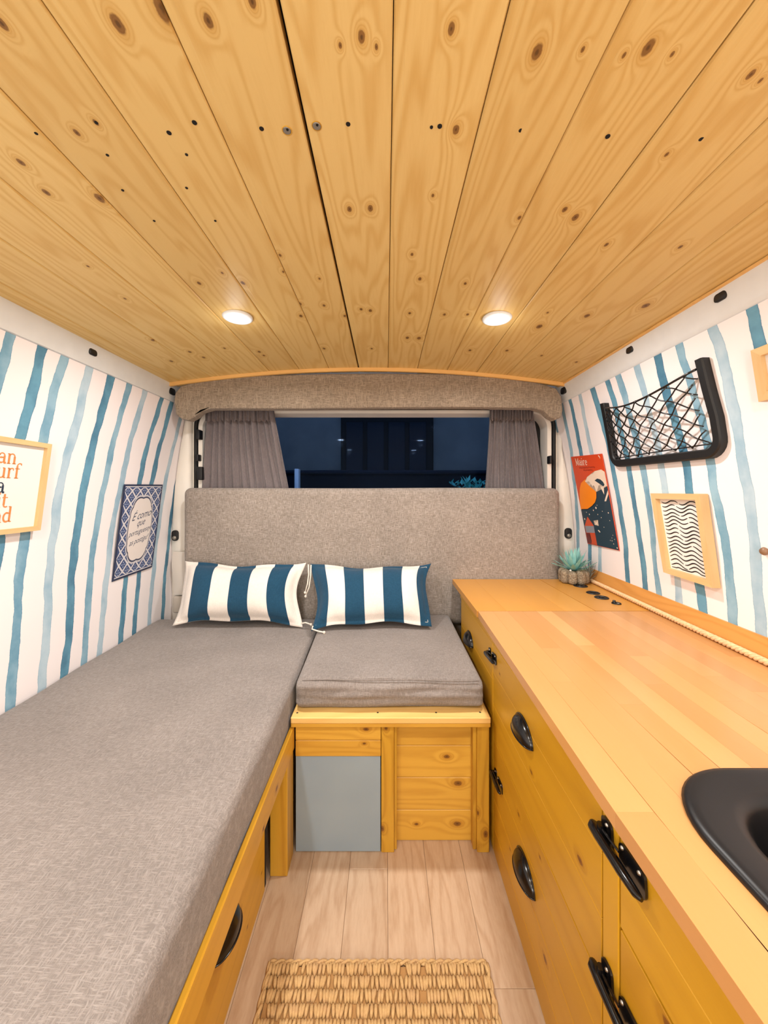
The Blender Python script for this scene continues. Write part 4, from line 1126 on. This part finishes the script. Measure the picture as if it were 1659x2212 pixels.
shape(P_([(38, 27.5), (45, 25.5), (53, 29), (49.5, 25), (52, 22.5), (46, 23.5), (39, 23), (43, 24.5)]), .0031, 'gull', cream)
shape(P_([(46, 17.6), (50, 18), (54, 16), (51, 15.4)]), .0031, 'gull', cream)
m = MB(); rg = random.Random(4)
for (a, b, r_) in [(54, 42, 2.), (44, 39, 1.3), (19, 36, 1.), (28, 34, 1.4), (89, 38, 1.4), (56, 35, 1.), (8, 28, 1.8), (89, 30, .9), (68, 22, .9), (72, 39, .8), (59, 45, .8), (65, 32, .9), (90, 15, .8), (85, 9, 1.), (88, 6, 1.), (96, 2.5, 1.4), (80, 9, .8), (93, 11, .8), (86, 12, .7)]:
    m.add([pc.P((a+r_*math.cos(k*PI/4))/100, (b+r_*.62*math.sin(k*PI/4))/100, .0031) for k in range(8)], [tuple(range(8))])
m.build('spray_dots', cream, o, fix=False)
m = MB(); word(pc, 'Maire', .13, .895, .056, .0031, m, .62, rise=-.01); pc.ribbon([(.90, .985), (.935, .965), (.93, .95)], [.012, .010, .004], .0031, m, .62); m.build('title_lettering', cream, o, fix=False)
m = MB()
for k in range(15): pc.ribbon([(.24+k*.034, .862+.006*(k % 2)), (.262+k*.034, .868-.004*(k % 3))], .016, .0031, m, .62)
for k in range(9): pc.ribbon([(.36+k*.034, .833+.005*(k % 2)), (.382+k*.034, .838-.004*(k % 3))], .014, .0031, m, .62)
m.build('subtitle_lettering', ink('poster_darkred', 'a83216', .35), o, fix=False)

# framed wave-line print
pc = Pic(wr, 1, (.998, .859), (.836, .858), (.818, .650), (.968, .653))
o = thing('framed_print', 'pale wood framed print of black wavy lines under the net pocket', 'picture', pc.P(.5, 0, 0))
frame_parts(pc, o, .095, .068, .020, M['paper'])
m = MB(); rg = random.Random(12); blk = ink('black_ink', '1d1a1c')
for j in range(18):
    v0 = .893-j*.0475; k0 = .125
    while k0 < .84:
        k1 = min(k0+rg.choice([.72, .72, .5, .35, .28]), .865); pts = []
        for i in range(22):
            u = k0+(k1-k0)*i/21
            v = v0+.021*math.sin(u*17.5+.5*math.sin(j*.6)+j*.12+1.2)+.006*math.sin(u*8+j*.9)
            v = min(max(v, .09), .91); pts.append((u, v))
        pc.ribbon(pts, [.006+.0085*math.sin(PI*i/21)**.5 for i in range(22)], .0085, m, .78); k0 = k1+.025
m.build('wavy_lines', blk, o, fix=False)
# small corner of another frame at the right picture edge
pc = Pic(wr, 1, (.679, 1.121), (.50, 1.121), (.50, 1.028), (.683, 1.028))
o = thing('framed_print', 'corner of pale wood frame high on right wall at photo edge', 'picture', pc.P(.5, 0, 0))
frame_parts(pc, o, .09, .16, .016, M['paper'])
# little wall knob
kn = thing('wall_knob', 'small brown wall knob below the frame at the right photo edge', 'knob', (wr(.748, .712), .712, .748))
MB().lathe([(0, -.012), (.006, -.011), (.008, -.007), (.006, -.003), (.003, 0)], (wr(.748, .712), .712, .748), 'x', 16).build('knob_head', plain('brown_knob', '8a6a50', .4), kn, smooth=True)
# ------------------------------------------------------------------ net pocket
net = thing('net_pocket', 'black storage net pocket with U shaped plastic frame on right wall', 'net pocket', (wr(.95, .96), .96, .94))
def WN(y, z, off): return (wr(z, y)-off, y, z)
def bar_section(path, w_, d_, name):
    """path [(y,z)], flat bar lying on the wall, rounded corners"""
    L = []
    n = len(path)
    for i in range(n):
        a = path[max(i-1, 0)]; b = path[min(i+1, n-1)]; dy, dz = b[0]-a[0], b[1]-a[1]; l = math.hypot(dy, dz); ny, nz = -dz/l, dy/l
        y, z = path[i]; h = w_/2; c = .003
        L.append([WN(y+ny*h, z+nz*h, 0), WN(y+ny*h, z+nz*h, d_-c), WN(y+ny*(h-c), z+nz*(h-c), d_), WN(y-ny*(h-c), z-nz*(h-c), d_), WN(y-ny*h, z-nz*h, d_-c), WN(y-ny*h, z-nz*h, 0)])
    return MB().loft(L, True, True).build(name, M['blackmat'], net, smooth=True, angle=40)
W2 = .021
ya, yb, zt, zb = 1.146, .787, 1.137, .950     # far bar, near bar, top, bottom centre line
far = [(ya, zt), (ya+.004, 1.08), (ya+.009, 1.02), (ya+.012, zb+.03)]
c1 = [(ya+.012-.03*(1-math.cos(R(a))), zb+.03-.03*math.sin(R(a))) for a in range(15, 91, 15)]
near0 = yb-.004; c2 = [(near0+.032-.032*math.sin(R(a)), zb-.004+.032-.032*math.cos(R(a))) for a in range(0, 91, 15)]
near = [(near0, 1.02), (yb, 1.08), (yb+.002, zt+.008)]
bar_section(far+c1+c2+near, W2, .017, 'pocket_frame')
# net: two families of cords on a bulging surface
def NS(u, v):
    """u 0 far .. 1 near, v 0 bottom .. 1 top edge"""
    y = ya-.004+(yb+.013-ya+.004)*u; top = 1.128-.030*math.sin(PI*u)**1.0-.004*(1-u)
    z = zb+.013+(top-zb-.013)*v
    off = .012+.034*math.sin(PI*u)**.8*(.25+.75*v)+.008*math.sin(PI*v)
    return (wr(z, y)-off, y, z)
m = MB(); rg = random.Random(8)
def cordline(pts, r_=.0017): m.tube(pts, r_, 5)
NU = 7.5; RV = 4.6
for fam in (1, -1):
    for k in range(-6, 16):
        pts = []
        for i in range(25):
            v = i/24; u = (k+.5)/NU+fam*v*RV/NU - (0 if fam > 0 else 0)
            if 0 <= u <= 1:
                q = NS(u, v); pts.append((q[0]+.0016*math.sin(i*1.3+k)-.001*fam, q[1], q[2]+.0022*math.sin(i*.9+k*2)))
        if len(pts) > 2: cordline(pts)
m.build('net_cords', M['black'], net, smooth=True)
MB().tube([NS(i/20, 1) for i in range(21)], .0026, 6).build('top_cord', M['black'], net, smooth=True)
MB().tube([NS(i/20, .02) for i in range(21)], .0016, 6).build('bottom_cord', M['black'], net, smooth=True)

# ------------------------------------------------------------------ ceiling puck lights
t = NT('lit_lens'); em = t.n('ShaderNodeEmission'); em.inputs[0].default_value = (1, .93, .82, 1); em.inputs[1].default_value = 14; t.t.links.new(em.outputs[0], t.out.inputs[0]); M['lens'] = t.m
LB = ['round lit ceiling spotlight above the left mattress end', 'round lit ceiling spotlight above the counter near the net pocket']
for i, (x, y) in enumerate(PUCKS):
    z = zc(x)
    o = thing('ceiling_spotlight', LB[i] if i < 2 else 'round ceiling spotlight further forward, behind the camera, number set in a pair', 'light', (x, y, z), 0, 'ceiling spotlights')
    MB().lathe([(.0285, .003), (.0365, .002), (.037, -.002), (.034, -.0045), (.029, -.005), (.0275, -.003)], (x, y, z), n=40).build('housing_ring', M['white_metal'], o, smooth=True)
    MB().lathe([(0, -.0045), (.018, -.0045), (.026, -.0042), (.0285, -.002), (.0285, .004)], (x, y, z), n=40).build('lens', M['lens'], o, smooth=True)
    l = lamp('spot_light', (x, y, z-.008), P_PUCK, WARM, 'AREA', .05, spread=R(170)); l.data.shape = 'DISK'
    if P_GLOW: lamp('spot_glow', (x, y, z-.045), P_GLOW, WARM, size=.02)
for i in (2, 3, 4, 5):
    pass
for o in bpy.data.objects:
    if o.name.startswith('ceiling_spotlight') and 'behind the camera' in o.get('label', ''):
        side = 'left' if o.location.x < 0 else 'right'; row = 'just behind' if o.location.y > -.2 else 'well behind'
        o['label'] = 'round lit ceiling spotlight %s the camera on the %s side' % (row, side)
for c in FILL_LAMPS:  # stand for the added fill lamp, out of view
    o = thing('fill_lamp', 'added unseen fill lamp on a stand behind the camera', 'lantern', (c[0], c[1], 0))
    MB().lathe([(0, 0), (.08, 0), (.08, .02), (.02, .03), (.012, .04), (.012, c[2]-.14), (.05, c[2]-.13), (.05, c[2]-.12), (0, c[2]-.12)], (c[0], c[1], .0005), n=24).build('stand', M['blackmat'], o, smooth=True, angle=40)
